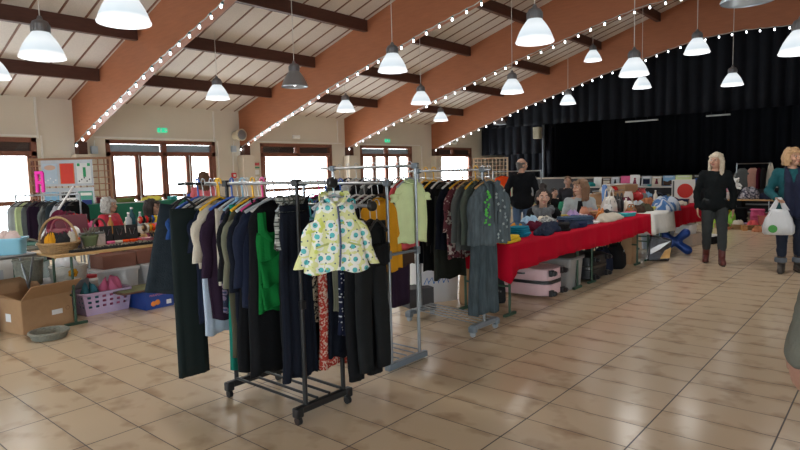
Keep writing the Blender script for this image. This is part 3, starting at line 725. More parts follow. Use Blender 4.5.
h1(2.80, 'black', 'trousers', 'wide black trousers hanging right of the green dress', 'trousers', CL('black'), kind='trousers', w=.22, L=1.10, d=.05, hem=.26, ox=.06, rz=0)
h1(2.755, 'clear', 'blouse', 'grey checked sleeveless blouse with a frilled neck', 'blouse', check, w=.25, L=.28, d=.06, rz=.05, extra=lambda t, w, L, d: MB().tube([(.08 * cos(a), .04 * sin(a), -.11 + .012 * sin(7 * a)) for a in [2 * pi * k / 24 for k in range(24)]], .02, 8, closed=True).build('frilled_collar', check, t))
h1(2.725, 'black', 'skirt', 'long black skirt behind the patterned raincoat', 'skirt', CL('ink'), kind='skirt', w=.20, L=1.13, d=.045, hem=.26, fold=.4, rz=0)
# child's raincoat on the near knob
zipc = plastic((.015, .025, .09), 'navy_zip')
def raincoat_bits(t, w, L, d):
    q = MB(); q.tube([(.010 * sin(3 * k / 10), -d * .62 - .006, -.16 - (L - .07) * k / 10) for k in range(11)], .006, 6); q.build('zip', zipc, t)
    q = MB(); q.grid(lambda u, v: (.075 * cos(pi * u) * (1 + .2 * v), .014 + .05 * sin(pi * u) * (1 - .1 * v), -.105 - .09 * v * sin(pi * u) + .025 * (1 - v)), 16, 6); q.build('hood', rain, t, smooth='all', mods=(('SOLIDIFY', dict(thickness=.005)),))
    q = MB()
    for sx in (-1, 1): q.tube([(sx * .072, -.01, -.10), (sx * .045, -.035, -.125), (sx * .010, -d * .62, -.16)], .011, 8)
    q.build('collar', rain, t)
    for sx in (-1, 1):
        q = MB(); q.box((sx * .09, -d * .6 - .004, -.37), (.075, .006, .010), Matrix.Rotation(sx * .3, 4, 'Y')); q.build('pocket_flap', M('raincoat_seam', (.4, .45, .15)), t)
    q = MB(); q.box((.0, -.005, -.125), (.026, .004, .018)); q.build('neck_label', white_pl, t)
JX, JY, JZ = 2.205, 2.355, 1.478
hanger((JX + .012, JY + .02, JZ), -.55, HC['grey'], 'grey hanger inside the yellow patterned raincoat', w=.25)
garment('raincoat', 'yellow child raincoat printed with teal flowers on the near rail end', 'raincoat', (JX, JY, JZ), -.55, rain, w=.245, L=.40, d=.075, hem=.36, sleeve=.285, fold=.12, kf=2.6, extra=raincoat_bits, flare=.075, sr=.052)
# right (lower) rail of the black rack
h2(3.36, 'white', 'cardigan', 'black cardigan toward the far end of the lower rail', 'cardigan', CL('black'), w=.36, L=.56, sleeve=.4, d=.045)
h2(3.22, 'teal', 'dress', 'dark grey dress on the lower rail behind the leopard blouse', 'dress', CL('char'), w=.36, L=.86, d=.05)
h2(3.08, 'blue', 'dress', 'black lace dress further back on the lower rail', 'dress', CL('black'), w=.36, L=.9, d=.05)
h2(2.94, 'teal', 'blouse', 'navy blouse on the lower rail, behind the long black dress', 'blouse', CL('navy'), w=.36, L=.7, d=.05)
h2(2.865, 'black', 'dress', 'long black dress on the lower rail left of the leopard blouse', 'dress', CL('black'), w=.34, L=.96, d=.045, rz=0)
h2(2.80, 'wood', 'blouse', 'leopard print blouse showing below the raincoat', 'blouse', leop, w=.34, L=.62, sleeve=.36, d=.05, rz=0)
h2(2.745, 'white', 'dress', 'red speckled print dress hanging below the raincoat', 'dress', redpr, w=.30, L=.92, d=.045, hem=.32, ox=.03, rz=0)
h2(2.70, 'black', 'dress', 'black dress between the red print and the grey-green cardigan', 'dress', CL('ink'), w=.28, L=.86, d=.04, ox=.05, rz=0)
h2(2.655, 'red', 'cardigan', 'grey-green cardigan edge beside the red print dress', 'cardigan', CL('khaki'), w=.28, L=.56, d=.04, ox=.055, rz=0)
h2(2.61, 'teal', 'dress', 'navy polka dot dress on the lower rail', 'dress', polka, w=.26, L=.70, d=.045, hem=.3, ox=.06, rz=0)
h2(2.545, 'black', 'trousers', 'long black trousers on the near end of the lower rail', 'trousers', CL('black'), kind='trousers', w=.28, L=1.08, d=.055, hem=.24, ox=.06, rz=0)
h2(2.475, 'black', 'trousers', 'charcoal-black trousers with belt loops nearest the viewer', 'trousers', M('charcoal_twill', (.014, .015, .016), rough=.9, var=.2, spec=.1), kind='trousers', w=.26, L=1.02, d=.055, hem=.22, ox=.075, rz=0)
h2(2.425, 'black', 'camisole', 'black strappy camisole at the near knob of the lower rail', 'camisole', CL('black'), w=.20, L=.26, d=.04, strap=True, ox=.08, rz=0)
for k, (hc, y) in enumerate((('silver', 3.70), ('silver', 3.60), ('silver', 3.545), ('silver', 3.49))):
    hanger((A1, y, Z1 + .012), .1 * (-1) ** k, chrome, 'bare wire hanger at the far end of the black rack', w=.34)['group'] = 'bare wire hangers'

# rack B: grey two-height rail
B1, B2 = 3.205, 3.540
t = tag(empty('clothes_rack', (3.37, 3.33, 0)), 'grey metal clothes rack with two rails, the one with mustard dress and mint T-shirt', 'clothes rack')
def loc(x, y, z): return (x - 3.37, y - 3.33, z)
greyp = M('grey_rack_tube', (.24, .26, .28), rough=.35, metal=.7, var=.08)
joint = plastic((.13, .16, .19), 'rack_joint')
for y in (2.87, 3.80):
    q = MB(); q.box(loc(3.385, y, .035), (.47, .05, .05)); q.build('foot_bar', joint, t, bevel=.01)
    q = MB(); q.cyl(loc(B1, y, .88), loc(B2, y, .88), .011, .011, 12); q.box(loc(B1, y, .88), (.035, .04, .06)); q.box(loc(B2, y, .88), (.035, .04, .06)); q.build('cross_bar', joint, t, bevel=.004)
    for x, zt in ((B1, 1.414), (B2, 1.536)):
        q = MB(); bar(q, loc(x, y, .03), loc(x, y, .885), .0135); bar(q, loc(x, y, .86), loc(x, y, zt), .0115); q.build('post', greyp, t)
        q = MB(); q.box(loc(x, y, zt), (.04, .055, .045)); q.build('rail_joint', joint, t, bevel=.008)
for x, zt in ((B1, 1.414), (B2, 1.536)):
    q = MB(); bar(q, loc(x, 2.84, zt), loc(x, 3.95, zt), .0125); q.build('rail', chrome, t)
for k in range(5):
    q = MB(); bar(q, loc(3.20 + .09 * k, 2.87, .075), loc(3.20 + .09 * k, 3.80, .075), .006); q.build('shelf_rail', greyp, t)
def hb(rx, rz_):
    return lambda y, hc, n, l, c, m, **k: hang(rx, rz_, y, hc, n, l, c, m, **k)
b1, b2 = hb(B1, 1.414), hb(B2, 1.536)
def bow(t, w, L, d):
    q = MB(); q.box((0, -d * .55, -.10), (.07, .014, .022)); q.build('trim_tab', CL('brown'), t, bevel=.004)
b1(2.955, 'black', 'dress', 'mustard yellow pleated dress on the lower grey rail', 'dress', CL('mustard'), w=.36, L=.56, d=.06, hem=.44, fold=.3, kf=4, extra=bow)
b1(3.02, 'white', 'blouse', 'black blouse just behind the mustard dress', 'blouse', CL('black'), w=.38, L=.70, sleeve=.4, d=.05)
cols = [('wine', 'white', 'wine red jumper on the lower grey rail', .6, .4), ('brown', 'white', 'brown jumper behind the wine red one', .62, .42), ('red', 'black', 'bright red cardigan on the lower grey rail', .5, .4), ('char', 'blue', 'charcoal jumper right behind the red cardigan', .6, .42), ('sky', 'teal', 'sky blue blouse on the lower grey rail', .5, .4), ('navy', 'blue', 'navy pullover left of the sky blue blouse', .6, .4), ('khaki', 'pink', 'khaki blouse with pink hanger on the lower grey rail', .6, .4), ('black', 'black', 'black tunic at the far end of the lower grey rail', .7, .42)]
for k, (c, hc, l, L_, w_) in enumerate(cols): b1(3.10 + .085 * k, hc, 'jumper', l, 'jumper', CL(c), w=w_, L=L_, d=.05, sleeve=.42 if k % 2 == 0 else 0)
def tneck(t, w, L, d):
    q = MB(); q.tube([(.07 * cos(a), .026 * sin(a) - .004, -.118 - (.03 if sin(a) < 0 else 0) * abs(sin(a))) for a in [2 * pi * k / 24 for k in range(24)]], .007, 6, closed=True); q.build('neckband', CL('mint'), t)
b2(2.925, 'grey', 'tshirt', 'pale mint green T-shirt at the front of the taller grey rail', 'T-shirt', CL('mint'), w=.33, L=.49, d=.06, hem=.35, sleeve=.075, fold=.10, extra=tneck, sr=.06, flare=.015)
b2(2.99, 'white', 'blouse', 'coral pink top showing below the mint T-shirt', 'top', CL('coral'), w=.34, L=.545, d=.04, sleeve=.2)
b2(3.05, 'white', 'skirt', 'dark brown skirt hanging under the coral top', 'skirt', CL('brown'), kind='skirt', w=.32, L=.76, d=.05, hem=.36)
b2(3.12, 'white', 'trousers', 'long aubergine trousers on the taller grey rail', 'trousers', CL('plum'), kind='folded', w=.30, L=1.15, d=.05, hem=.24, ox=.08)
for k, (c, hc, l) in enumerate((('black', 'white', 'black blouse next to the aubergine trousers'), ('grey', 'white', 'grey cardigan on the taller grey rail'), ('char', 'black', 'charcoal jacket on the taller grey rail behind the grey cardigan'), ('white', 'white', 'white blouse on the taller grey rail'), ('ink', 'black', 'blue-black shirt on the taller grey rail near its far end'), ('khaki', 'white', 'khaki shirt at the far end of the taller grey rail'))):
    b2(3.21 + .1 * k, hc, 'blouse', l, 'blouse', CL(c), w=.4, L=.62 + .04 * (k % 3), d=.05, sleeve=.45)

# rack C: grey single rail
CX = 4.55
t = tag(empty('clothes_rack', (CX, 3.28, 0)), 'grey clothes rack with the washed denim coat on its near end', 'clothes rack')
def loc(x, y, z): return (x - CX, y - 3.28, z)
for y, x in ((2.87, 4.495), (3.70, 4.605)):
    q = MB(); q.box(loc(x, y, .085), (.42, .055, .05)); q.box(loc(x - .19, y, .07), (.06, .07, .06)); q.box(loc(x + .19, y, .07), (.07, .07, .06)); q.build('foot_bar', joint, t, bevel=.012)
    for s in (-1, 1):
        q = MB(); caster(q, *loc(x + s * .19, y, 0)[:2], r=.026); q.build('caster', grey_pl, t)
    q = MB(); bar(q, loc(x, y, .09), loc(x, y, .85), .0145); bar(q, loc(x, y, .84), loc(x, y, 1.492), .012); q.build('post', greyp, t); q = MB(); q.box(loc(x, y, 1.492), (.04, .06, .045)); q.build('rail_joint', joint, t, bevel=.008)
q = MB(); bar(q, loc(4.484, 2.77, 1.492), loc(4.625, 3.84, 1.492), .0125); q.build('rail', chrome, t)
for k in range(5):
    q = MB(); bar(q, loc(4.35 + .075 * k, 2.87, .115), loc(4.46 + .075 * k, 3.70, .115), .006); q.build('shelf_rail', greyp, t)
def cx(y): return 4.484 + (y - 2.77) * .132
def hc_(y, hc, n, l, c, m, **k): return hang(cx(y), 1.492, y, hc, n, l, c, m, **k)
graf = M('neon_green_print', (.10, .55, .08), rough=.8)
def graffiti(t, w, L, d):
    r = random.Random(5); q = MB()
    for k in range(14): q.box((-.085 + r.uniform(-.03, .03), -d * .58 - .006, -.21 - k * .022), (.018 + r.uniform(0, .02), .006, .012 + r.uniform(0, .012)), Matrix.Rotation(r.uniform(-.8, .8), 4, 'Y'))
    q.build('green_print', graf, t)
    q = MB()
    for k in range(16): q.box((.03 + r.uniform(-.01, .13), -d * .58 - .006, -.2 - k * .03), (.012 + r.uniform(0, .012), .006, .02), Matrix.Rotation(r.uniform(-.8, .8), 4, 'Y'))
    q.build('pale_print', M('pale_print', (.33, .40, .42)), t)
    q = MB(); q.box((0, -d * .56, -.13 - L * .45), (.016, .01, L * .86)); q.build('front_edge', M('coat_edge', (.03, .04, .045)), t)
    for sx in (-1, 1):
        q = MB(); q.box((sx * .1, -d * .58, -.44), (.11, .012, .13)); q.build('pocket', denim_gr, t, bevel=.006)
collar_d = collar(denim_gr)
hc_(2.795, 'wood', 'denim_coat', 'washed grey denim jacket with neon green print on the near end', 'jacket', denim_gr, w=.40, L=.56, d=.10, sleeve=.46, fold=.16, hem=.43, sr=.075, extra=both(collar_d, graffiti), rz=-.25)
hc_(2.870, 'black', 'denim_skirt', 'long grey denim skirt below the printed denim jacket', 'skirt', M('darker_grey_denim', (.062, .085, .10), rough=.9, var=.7, scale=10, stretch=(4, 4, .7), bump=.5, bscale=40, spec=.15), kind='top', strap=True, w=.28, L=1.20, d=.07, hem=.40, fold=.35, rz=-.2)
hc_(2.950, 'yellow', 'shirt', 'grey-green shirt left of the denim jacket', 'shirt', cloth((.10, .125, .11), 'sage_cloth'), w=.42, L=.56, d=.06, sleeve=.46, extra=both(collar(cloth((.10, .125, .11), 'sage_cloth')), placket(cloth((.09, .11, .10), 'sage_edge'))))
hc_(3.030, 'wood', 'jacket', 'dark grey short jacket behind the grey-green shirt', 'jacket', CL('grey'), w=.42, L=.62, d=.05, sleeve=.45)
hc_(3.110, 'yellow', 'blouse', 'maroon flowered blouse on the grey rack', 'blouse', floral, w=.44, L=.70, d=.06, sleeve=.36)
hc_(3.200, 'clear', 'coat', 'long black coat with sloping shoulders left of the flowered blouse', 'coat', CL('ink'), w=.46, L=.62, d=.06, sleeve=.52)
hc_(3.290, 'black', 'dress', 'dark olive dress with clip hanger, its hem below the black coat', 'dress', cloth((.024, .027, .022), 'dark_olive_cloth'), w=.38, L=.92, d=.06, strap=True, hem=.44)
hc_(3.380, 'white', 'jacket', 'black jacket left of the dark olive dress', 'jacket', CL('black'), w=.42, L=.66, d=.05, sleeve=.5)
hc_(3.480, 'yellow', 'dress', 'black dress with yellow hanger, second from the far post', 'dress', CL('black'), w=.40, L=.86, d=.05)
hc_(3.590, 'yellow', 'tunic', 'blue-black tunic with yellow hanger beside the far post', 'tunic', CL('ink'), w=.40, L=.80, d=.05, sleeve=.3)
# ------------------------------------------------------------------ people (local frame: facing -y, own left is +x)
skin_mats = {}
def skin(c): return M('skin_%02x%02x' % (int(c[0] * 255), int(c[1] * 255)), c, rough=.55, var=.06, scale=20, spec=.35)
def person(label, loc, rz, h=1.68, pose=None, seated=0, top=None, bottom=None, shoes=None, hair=None, hair_mat=None, sk=(.50, .30, .21), extra=None, sleeve_to=1.0, bulk=1.0, tex=.02, head_turn=0, open_front=None, lean=0, boots=False, skirt=0):
    s = h / 1.70
    J = dict(head=(0, -.015, 1.585), neck=(0, .015, 1.44), chest=(0, .01, 1.26), waist=(0, 0, 1.08), pelvis=(0, .01, .95),
             shL=(.168, .01, 1.378), elL=(.225, .04, 1.10), wrL=(.235, -.03, .86), tipL=(.235, -.07, .69),
             hipL=(.09, .01, .90), knL=(.10, -.02, .50), anL=(.105, .03, .09), toL=(.12, -.13, .035))
    for k in list(J):
        if k.endswith('L'): x, y, z = J[k]; J[k[:-1] + 'R'] = (-x, y, z)
    if seated:
        dz = .94 - seated
        for k in J:
            x, y, z = J[k]; J[k] = (x, y, z - dz)
        for sx, S in ((1, 'L'), (-1, 'R')):
            J['hip' + S] = (sx * .09, .0, seated - .03); J['kn' + S] = (sx * .12, -.43, seated + .0); J['an' + S] = (sx * .12, -.40, .09); J['to' + S] = (sx * .13, -.56, .035)
            J['el' + S] = (sx * .23, -.06, J['sh' + S][2] - .27); J['wr' + S] = (sx * .14, -.27, J['sh' + S][2] - .34); J['tip' + S] = (sx * .06, -.38, J['sh' + S][2] - .34)
    if lean:
        for k in J:
            x, y, z = J[k]
            if z > J['waist'][2] - .02 and k[:2] not in ('kn', 'an', 'to', 'hi'): J[k] = (x, y - (z - J['waist'][2]) * lean, z)
    if pose: J.update(pose)
    J = {k: V(v) * s for k, v in J.items()}
    # body: one continuous skin
    q = MB(); hd = J['head']; R = Matrix.Rotation(head_turn, 4, 'Z')
    def hp(x, y, z): return hd + R.to_3x3() @ (V((x, y, z)) * s)
    q.ell(hp(0, .012, .022), (.076 * s, .096 * s, .10 * s), rot=R); q.ell(hp(0, -.022, -.045), (.058 * s, .066 * s, .068 * s), rot=R)
    q.cap(hp(0, -.075, -.075), hp(0, -.06, -.085), .022 * s, .03 * s); q.cap(hp(0, -.088, .018), hp(0, -.108, -.022), .010 * s, .015 * s)
    for sx in (-1, 1):
        q.ell(hp(sx * .079, .012, -.01), (.014 * s, .022 * s, .032 * s), rot=R); q.ell(hp(sx * .04, -.07, -.03), (.026 * s, .024 * s, .024 * s)); q.cap(hp(sx * .016, -.088, .033), hp(sx * .05, -.076, .033), .012 * s, .010 * s)
    q.cap(J['neck'] - V((0, 0, .05)), hp(0, .015, -.05), .058 * s, .052 * s)
    q.ell(J['chest'], (.155 * s, .10 * s, .19 * s)); q.ell(J['waist'], (.135 * s, .095 * s, .15 * s)); q.ell(J['pelvis'], (.16 * s, .112 * s, .12 * s))
    q.cap(J['waist'], J['chest'], .11 * s, .12 * s); q.cap(J['pelvis'], J['waist'], .12 * s, .11 * s)
    for S in 'LR':
        q.cap(J['neck'] - V((0, 0, .04)), J['sh' + S], .05 * s, .055 * s); q.cap(J['chest'], J['sh' + S], .1 * s, .055 * s)
        q.cap(J['sh' + S], J['el' + S], .052 * s, .040 * s); q.cap(J['el' + S], J['wr' + S], .040 * s, .027 * s)
        q.cap(J['pelvis'], J['hip' + S], .1 * s, .085 * s); q.cap(J['hip' + S], J['kn' + S], .085 * s, .055 * s); q.cap(J['kn' + S], J['an' + S], .055 * s, .036 * s); q.cap(J['an' + S], J['to' + S], .036 * s, .026 * s)
        # hand: palm, four fingers, thumb leaving the side of the palm
        w, tip = J['wr' + S], J['tip' + S]; d = (tip - w); Lh = .178 * s; d.normalize()
        side = V((0, -1, 0)) - d * d.dot(V((0, -1, 0)))
        if side.length < .3: side = V((-1 if S == 'L' else 1, 0, 0)); side -= d * d.dot(side)
        side.normalize(); nrm = d.cross(side); nrm *= (1 if S == 'L' else -1)   # towards the palm / the body
        if nrm.dot(V((-1 if S == 'L' else 1, 0, 0))) < 0: nrm = -nrm
        for f, (off, ln) in enumerate(((.030, .070), (.010, .078), (-.010, .072), (-.029, .056))):
            kn = w + d * Lh * .52 + side * off * s
            q.cap(w + side * off * .55 * s, kn, .017 * s, .0125 * s)
            m1 = kn + (d + side * off * 1.5).normalized() * ln * .52 * s + nrm * .010 * s; q.cap(kn, m1, .0105 * s, .009 * s)
            q.cap(m1, m1 + (d * .8 + nrm * .6).normalized() * ln * .5 * s, .009 * s, .007 * s)
        tb = w + d * .035 * s + side * .024 * s; t1 = tb + (d * .7 + side * .75).normalized() * .042 * s; q.cap(tb, t1, .015 * s, .011 * s); q.cap(t1, t1 + (d * .95 + side * .2 + nrm * .25).normalized() * .036 * s, .0105 * s, .008 * s)
    body = q.build('person', skin(sk), None, loc=loc, rz=rz, mods=REM(.0078, 4))
    tag(body, label, 'person')
    # face
    lipm = M('lips', (.36, .12, .10), rough=.5); eyew = M('eye_white', (.6, .58, .55), rough=.3); iris = M('iris', (.04, .03, .025), rough=.2)
    for sx in (-1, 1):
        e = MB(); e.ell(hp(sx * .032, -.081, .012), (.013 * s, .009 * s, .008 * s), 10, 6); eo = e.build('eye', eyew, body)
        e = MB(); e.ell(hp(sx * .032, -.0885, .012), (.0062 * s, .003 * s, .0062 * s), 8, 5); e.build('iris', iris, eo)
        if hair_mat:
            e = MB(); e.tube([hp(sx * .014, -.094, .034), hp(sx * .035, -.092, .041), hp(sx * .054, -.080, .034)], .0038 * s, 6); e.build('eyebrow', hair_mat, body)
    e = MB(); e.ell(hp(0, -.089, -.053), (.023 * s, .010 * s, .006 * s), 12, 6); e.ell(hp(0, -.087, -.061), (.018 * s, .010 * s, .006 * s), 12, 6); e.build('lips', lipm, body)
    # clothes
    if bottom:
        q = MB(); q.ell(J['pelvis'] + V((0, 0, .01)), (.178 * s, .132 * s, .12 * s)); q.cap(J['pelvis'], J['waist'] - V((0, 0, .06 * s)), .137 * s, .128 * s)
        for S in 'LR':
            q.cap(J['pelvis'], J['hip' + S], .12 * s, .103 * s); q.cap(J['hip' + S], J['kn' + S], .104 * s, .075 * s); q.cap(J['kn' + S], J['an' + S].lerp(J['kn' + S], .36 if boots else .10), .073 * s, (.062 if boots else .058) * s)
        q.build('trousers', bottom, body, mods=REM(.014, 5) + (wrinkle(.022, .07),))
    if top:
        q = MB(); B = bulk
        q.ell(J['chest'] + V((0, 0, -.01)), (.178 * s * B, .128 * s * B, .20 * s)); q.ell(J['waist'], (.165 * s * B, .125 * s * B, .16 * s))
        q.ell(J['pelvis'] + V((0, 0, -.03)), (.200 * s * B, .156 * s * B, .14 * s)); q.cap(J['pelvis'] + V((-.10, 0, -.07)), J['pelvis'] + V((.10, 0, -.07)), .11 * s * B, .11 * s * B); q.cap(J['pelvis'] + V((-.06, .03, -.07)), J['pelvis'] + V((.06, .03, -.07)), .13 * s * B, .13 * s * B)
        q.cap(J['waist'], J['chest'], .135 * s * B, .14 * s * B); q.cap(J['pelvis'] + V((0, 0, .03)), J['waist'], .15 * s * B, .135 * s * B)
        q.cap(J['chest'] + V((0, .01, .05)), J['neck'] - V((0, 0, .045)), .1 * s, .066 * s)
        for S in 'LR':
            q.cap(J['neck'] - V((0, 0, .055)), J['sh' + S], .056 * s, .064 * s * B); q.cap(J['chest'], J['sh' + S], .10 * s, .066 * s * B)
            q.cap(J['sh' + S], J['el' + S], .067 * s * B, .057 * s * B)
            q.cap(J['el' + S], J['el' + S].lerp(J['wr' + S], .96 * sleeve_to), .060 * s * B, .046 * s * B)
        o = q.build('top', top, body, mods=REM(.013, 5) + (wrinkle(tex, .06),))
        if open_front:
            q = MB(); c = J['chest']
            q.grid(lambda u, v: (c.x + (u - .5) * (.06 + .10 * v) * s, c.y - (.141 + .012 * sin(pi * v)) * s * B - .006, c.z + (.13 - .40 * v) * s), 6, 10); q.build('shirt_front', open_front, body, smooth='all', mods=(('SOLIDIFY', dict(thickness=.008)),))
    if shoes:
        for S in 'LR':
            q = MB(); a, t_ = J['an' + S], J['to' + S]
            d = (t_ - a); d.z = 0; d.normalize()
            q.cap(a + V((0, 0, -.045 * s)) - d * .045 * s, V((t_.x, t_.y, .042 * s)), .046 * s, .043 * s)
            q.cap(a + V((0, 0, -.04 * s)), a + V((0, 0, (.0) * s)), .05 * s, .05 * s)
            q.cap(a + V((0, 0, -.008)), t_ + V((0, 0, .012)), .046 * s, .038 * s)
            if boots: q.cap(a, a.lerp(J['kn' + S], .40), .05 * s, .056 * s)
            so = q.build('boot' if boots else 'shoe', shoes, body, mods=REM(.008, 5))
            q = MB(); n = d.cross(V((0, 0, 1)))
            hl = a - d * .085 * s; te = V((t_.x, t_.y, 0)) + d * .04 * s
            pl = [hl + n * .036 * s, hl.lerp(te, .55) + n * .043 * s, te + n * .02 * s, te - n * .02 * s, hl.lerp(te, .55) - n * .043 * s, hl - n * .036 * s]
            q.rings([[(p.x, p.y, .002) for p in pl], [(p.x, p.y, .022) for p in pl]]); q.build('sole', M('shoe_sole', (.03, .025, .02)), so, bevel=.004)
    # hair
    if hair:
        q = MB(); r = random.Random(sum(map(ord, label)))
        def scalp(zf=.02, k=1.0):
            q.ell(hp(0, .022, .034), (.086 * s * k, .102 * s * k, .103 * s * k), rot=R)
        if hair == 'balding':
            for a in range(-5, 6):
                t_ = a / 5 * 1.85; q.cap(hp(.072 * sin(t_), .018 + .088 * cos(t_), .045 - .02 * abs(sin(t_))), hp(.06 * sin(t_), .015 + .072 * cos(t_), -.095 + .05 * abs(sin(t_))), .020 * s, .014 * s)
        elif hair == 'short':
            q.ell(hp(0, .036, .052), (.088 * s, .102 * s, .096 * s), rot=R)
            for a in range(-4, 5):
                t_ = a / 4 * 1.5; q.cap(hp(.07 * sin(t_), .03 + .08 * cos(t_), .02), hp(.06 * sin(t_), .02 + .07 * cos(t_), -.05), .02 * s, .014 * s)
        else:
            q.ell(hp(0, .03, .045), (.09 * s, .10 * s, .092 * s), rot=R)
            ln = {'bob': .17, 'long': .33, 'curly': .085, 'bun': .07, 'cap_of_curls': .10}[hair]
            n = 26
            for k in range(n):
                sp_ = 2.05 if hair == 'long' else 2.0; sp_ = 1.5 if hair == 'bun' else sp_; t_ = -sp_ + 2 * sp_ * k / (n - 1)
                rr = .09 + r.uniform(-.006, .008); w_ = 1.15 if hair in ('bob', 'curly') else 1.0
                top_ = hp(.07 * sin(t_), .025 + .08 * cos(t_), .075 + .02 * cos(t_))
                mid = hp(rr * w_ * sin(t_), .025 + rr * w_ * cos(t_), -.01)
                ll = ln * r.uniform(.8, 1.1)
                end = hp(rr * (w_ * .98) * sin(t_) * (1.05 if hair == 'long' else .95), .02 + rr * 1.0 * cos(t_), -.01 - ll)
                q.cap(top_, mid, .022 * s, .021 * s); q.cap(mid, end, .021 * s, (.012 if hair == 'long' else .02) * s)
            for k in range(0 if hair == 'bun' else 5): q.cap(hp(-.05 + .025 * k, -.06, .082), hp(-.06 + .03 * k, -.085, .06), .018 * s, .012 * s)
            if hair in ('curly', 'cap_of_curls'):
                for k in range(60):
                    a, z = r.uniform(-2.3, 2.3), r.uniform(-.1, .13); rr = .098 * math.sqrt(max(.05, 1 - max(0, z - .02) ** 2 / .0135)); q.ell(hp(rr * sin(a), .025 + rr * cos(a), z), [.022 * s] * 3, 8, 6)
            if hair == 'bun': q.ell(hp(.0, .05, .16), (.056 * s, .056 * s, .05 * s))
        q.build('hair', hair_mat, body, mods=REM(.008, 3) + (wrinkle(.02, .025),))
    if extra: extra(body, J, s, hp)
    return body
HB = lambda n, c: M(n, c, rough=.6, var=.35, scale=40, stretch=(3, 3, .5), bump=.4, bscale=60, spec=.3)
hair_grey = HB('grey_hair', (.42, .41, .39)); hair_blond = HB('blond_hair', (.50, .38, .24)); hair_pale = HB('pale_blond_hair', (.52, .45, .35)); hair_gold = HB('golden_hair', (.40, .25, .13)); hair_brown = HB('brown_hair', (.11, .055, .03)); hair_dark = HB('dark_hair', (.022, .015, .013)); hair_lb = HB('light_brown_hair', (.17, .095, .055)); hair_salt = HB('cropped_grey_hair', (.10, .09, .085))
leather_red = M('red_brown_leather', (.10, .022, .018), rough=.45, var=.2)

# walking blonde woman, looking to her right
def necklace(b_, J, s, hp):
    q = MB(); c = J['neck']; q.tube([c + V((.06 * sin(a), -.045 - .06 * cos(a) * .8, -.05 - .05 * (1 + cos(a)))) for a in [-1.9 + 3.8 * k / 12 for k in range(13)]], .004, 6); q.build('necklace', M('beads', (.3, .28, .25), rough=.3), b_)
person('blonde woman in black jumper walking, hands low, wearing red-brown boots', (9.69, 2.12, 0), RAD(-74), h=1.64,
       pose=dict(anL=(.10, -.16, .10), toL=(.11, -.33, .05), knL=(.10, -.13, .51), anR=(-.10, .12, .10), toR=(-.115, -.05, .035), knR=(-.10, -.02, .50), elL=(.25, .05, 1.10), wrL=(.25, .0, .85), tipL=(.245, -.04, .68), elR=(-.25, .06, 1.10), wrR=(-.24, -.01, .86), tipR=(-.23, -.05, .69)),
       top=M('black_knit', (.008, .010, .011), rough=.9, var=.2, spec=.1, bump=.3, bscale=90), bottom=M('grey_green_trousers', (.028, .034, .036), rough=.9, var=.15), shoes=leather_red, boots=True, hair='long', hair_mat=hair_pale, sk=(.46, .26, .18), head_turn=RAD(-26), bulk=.97, extra=necklace)
# woman with teal cardigan and carrier bag
def scarf_teal(b_, J, s, hp):
    n = M('navy_scarf', (.008, .012, .035), rough=.9, var=.3)
    q = MB(); c = J['neck']
    for sx in (-1, 1): q.cap(c + V((sx * .07, -.03, -.03)), c + V((sx * .055, -.16, -.2)), .035, .05); q.cap(c + V((sx * .055, -.16, -.2)), c + V((sx * .06, -.165, -.62)), .05, .06)
    q.cap(c + V((-.06, .05, -.01)), c + V((.06, .05, -.01)), .04, .04)
    q.build('scarf', n, b_, mods=REM(.012, 5) + (wrinkle(.02, .05),))
wbag = person('woman in teal cardigan and turned-up jeans walking with a white carrier bag', (9.42, 1.13, 0), RAD(-76), h=1.66,
       pose=dict(elR=(-.27, .05, 1.12), wrR=(-.20, -.20, 1.03), tipR=(-.15, -.33, .98), elL=(.25, .06, 1.1), wrL=(.26, -.02, .87), tipL=(.26, -.06, .70), anL=(.11, .08, .09), toL=(.13, -.09, .035), anR=(-.10, -.06, .09), toR=(-.13, -.22, .035)),
       top=M('teal_knit', (.004, .07, .085), rough=.9, var=.2, bump=.3, bscale=90), bottom=M('dark_blue_jeans', (.010, .016, .034), rough=.9, var=.25), shoes=M('grey_brown_leather', (.05, .04, .033), rough=.5), boots=True, hair='curly', hair_mat=hair_gold, sk=(.46, .26, .18), head_turn=RAD(35), extra=scarf_teal)
q = MB()
for sx in (-1, 1): q.lathe([(.07, .135), (.074, .14), (.074, .19), (.068, .195)], 20, (sx * .105, .03 if sx > 0 else -.04, 0))
q.build('jeans_cuff', M('jeans_cuff', (.12, .14, .17), rough=.9), wbag)
# man seen from behind
person('balding man in black jumper and blue jeans, back turned, behind the red table', (9.85, 5.42, 0), RAD(118), h=1.665,
       pose=dict(elL=(.28, .08, 1.13), wrL=(.27, -.05, .93), tipL=(.24, -.14, .80), elR=(-.27, .06, 1.13), wrR=(-.27, -.02, .9), tipR=(-.26, -.08, .74)),
       top=M('black_jumper', (.006, .007, .009), rough=.9, var=.2, spec=.1), bottom=M('mid_blue_jeans', (.06, .105, .19), rough=.9, var=.3, scale=6), shoes=black_pl, hair='balding', hair_mat=hair_salt, sk=(.42, .24, .17), head_turn=RAD(-58), bulk=1.12)
def chair(x, y, rz, label, seat=.45):
    t = tag(empty('folding_chair', (x, y, 0), rz), label, 'chair')
    q = MB(); q.box((0, 0, seat - .012), (.42, .40, .024)); q.build('seat', black_pl, t, bevel=.01); q = MB(); q.box((0, .21, seat + .33), (.42, .025, .2)); q.build('backrest', black_pl, t, bevel=.01)
    for sx in (-1, 1):
        q = MB(); q.tube([(sx * .2, .21, seat + .42), (sx * .2, .17, seat), (sx * .2, .2, 0)], .011); q.build('leg', black_metal, t); q = MB(); q.tube([(sx * .2, -.17, seat - .02), (sx * .2, -.2, 0)], .011); q.build('leg', black_metal, t)
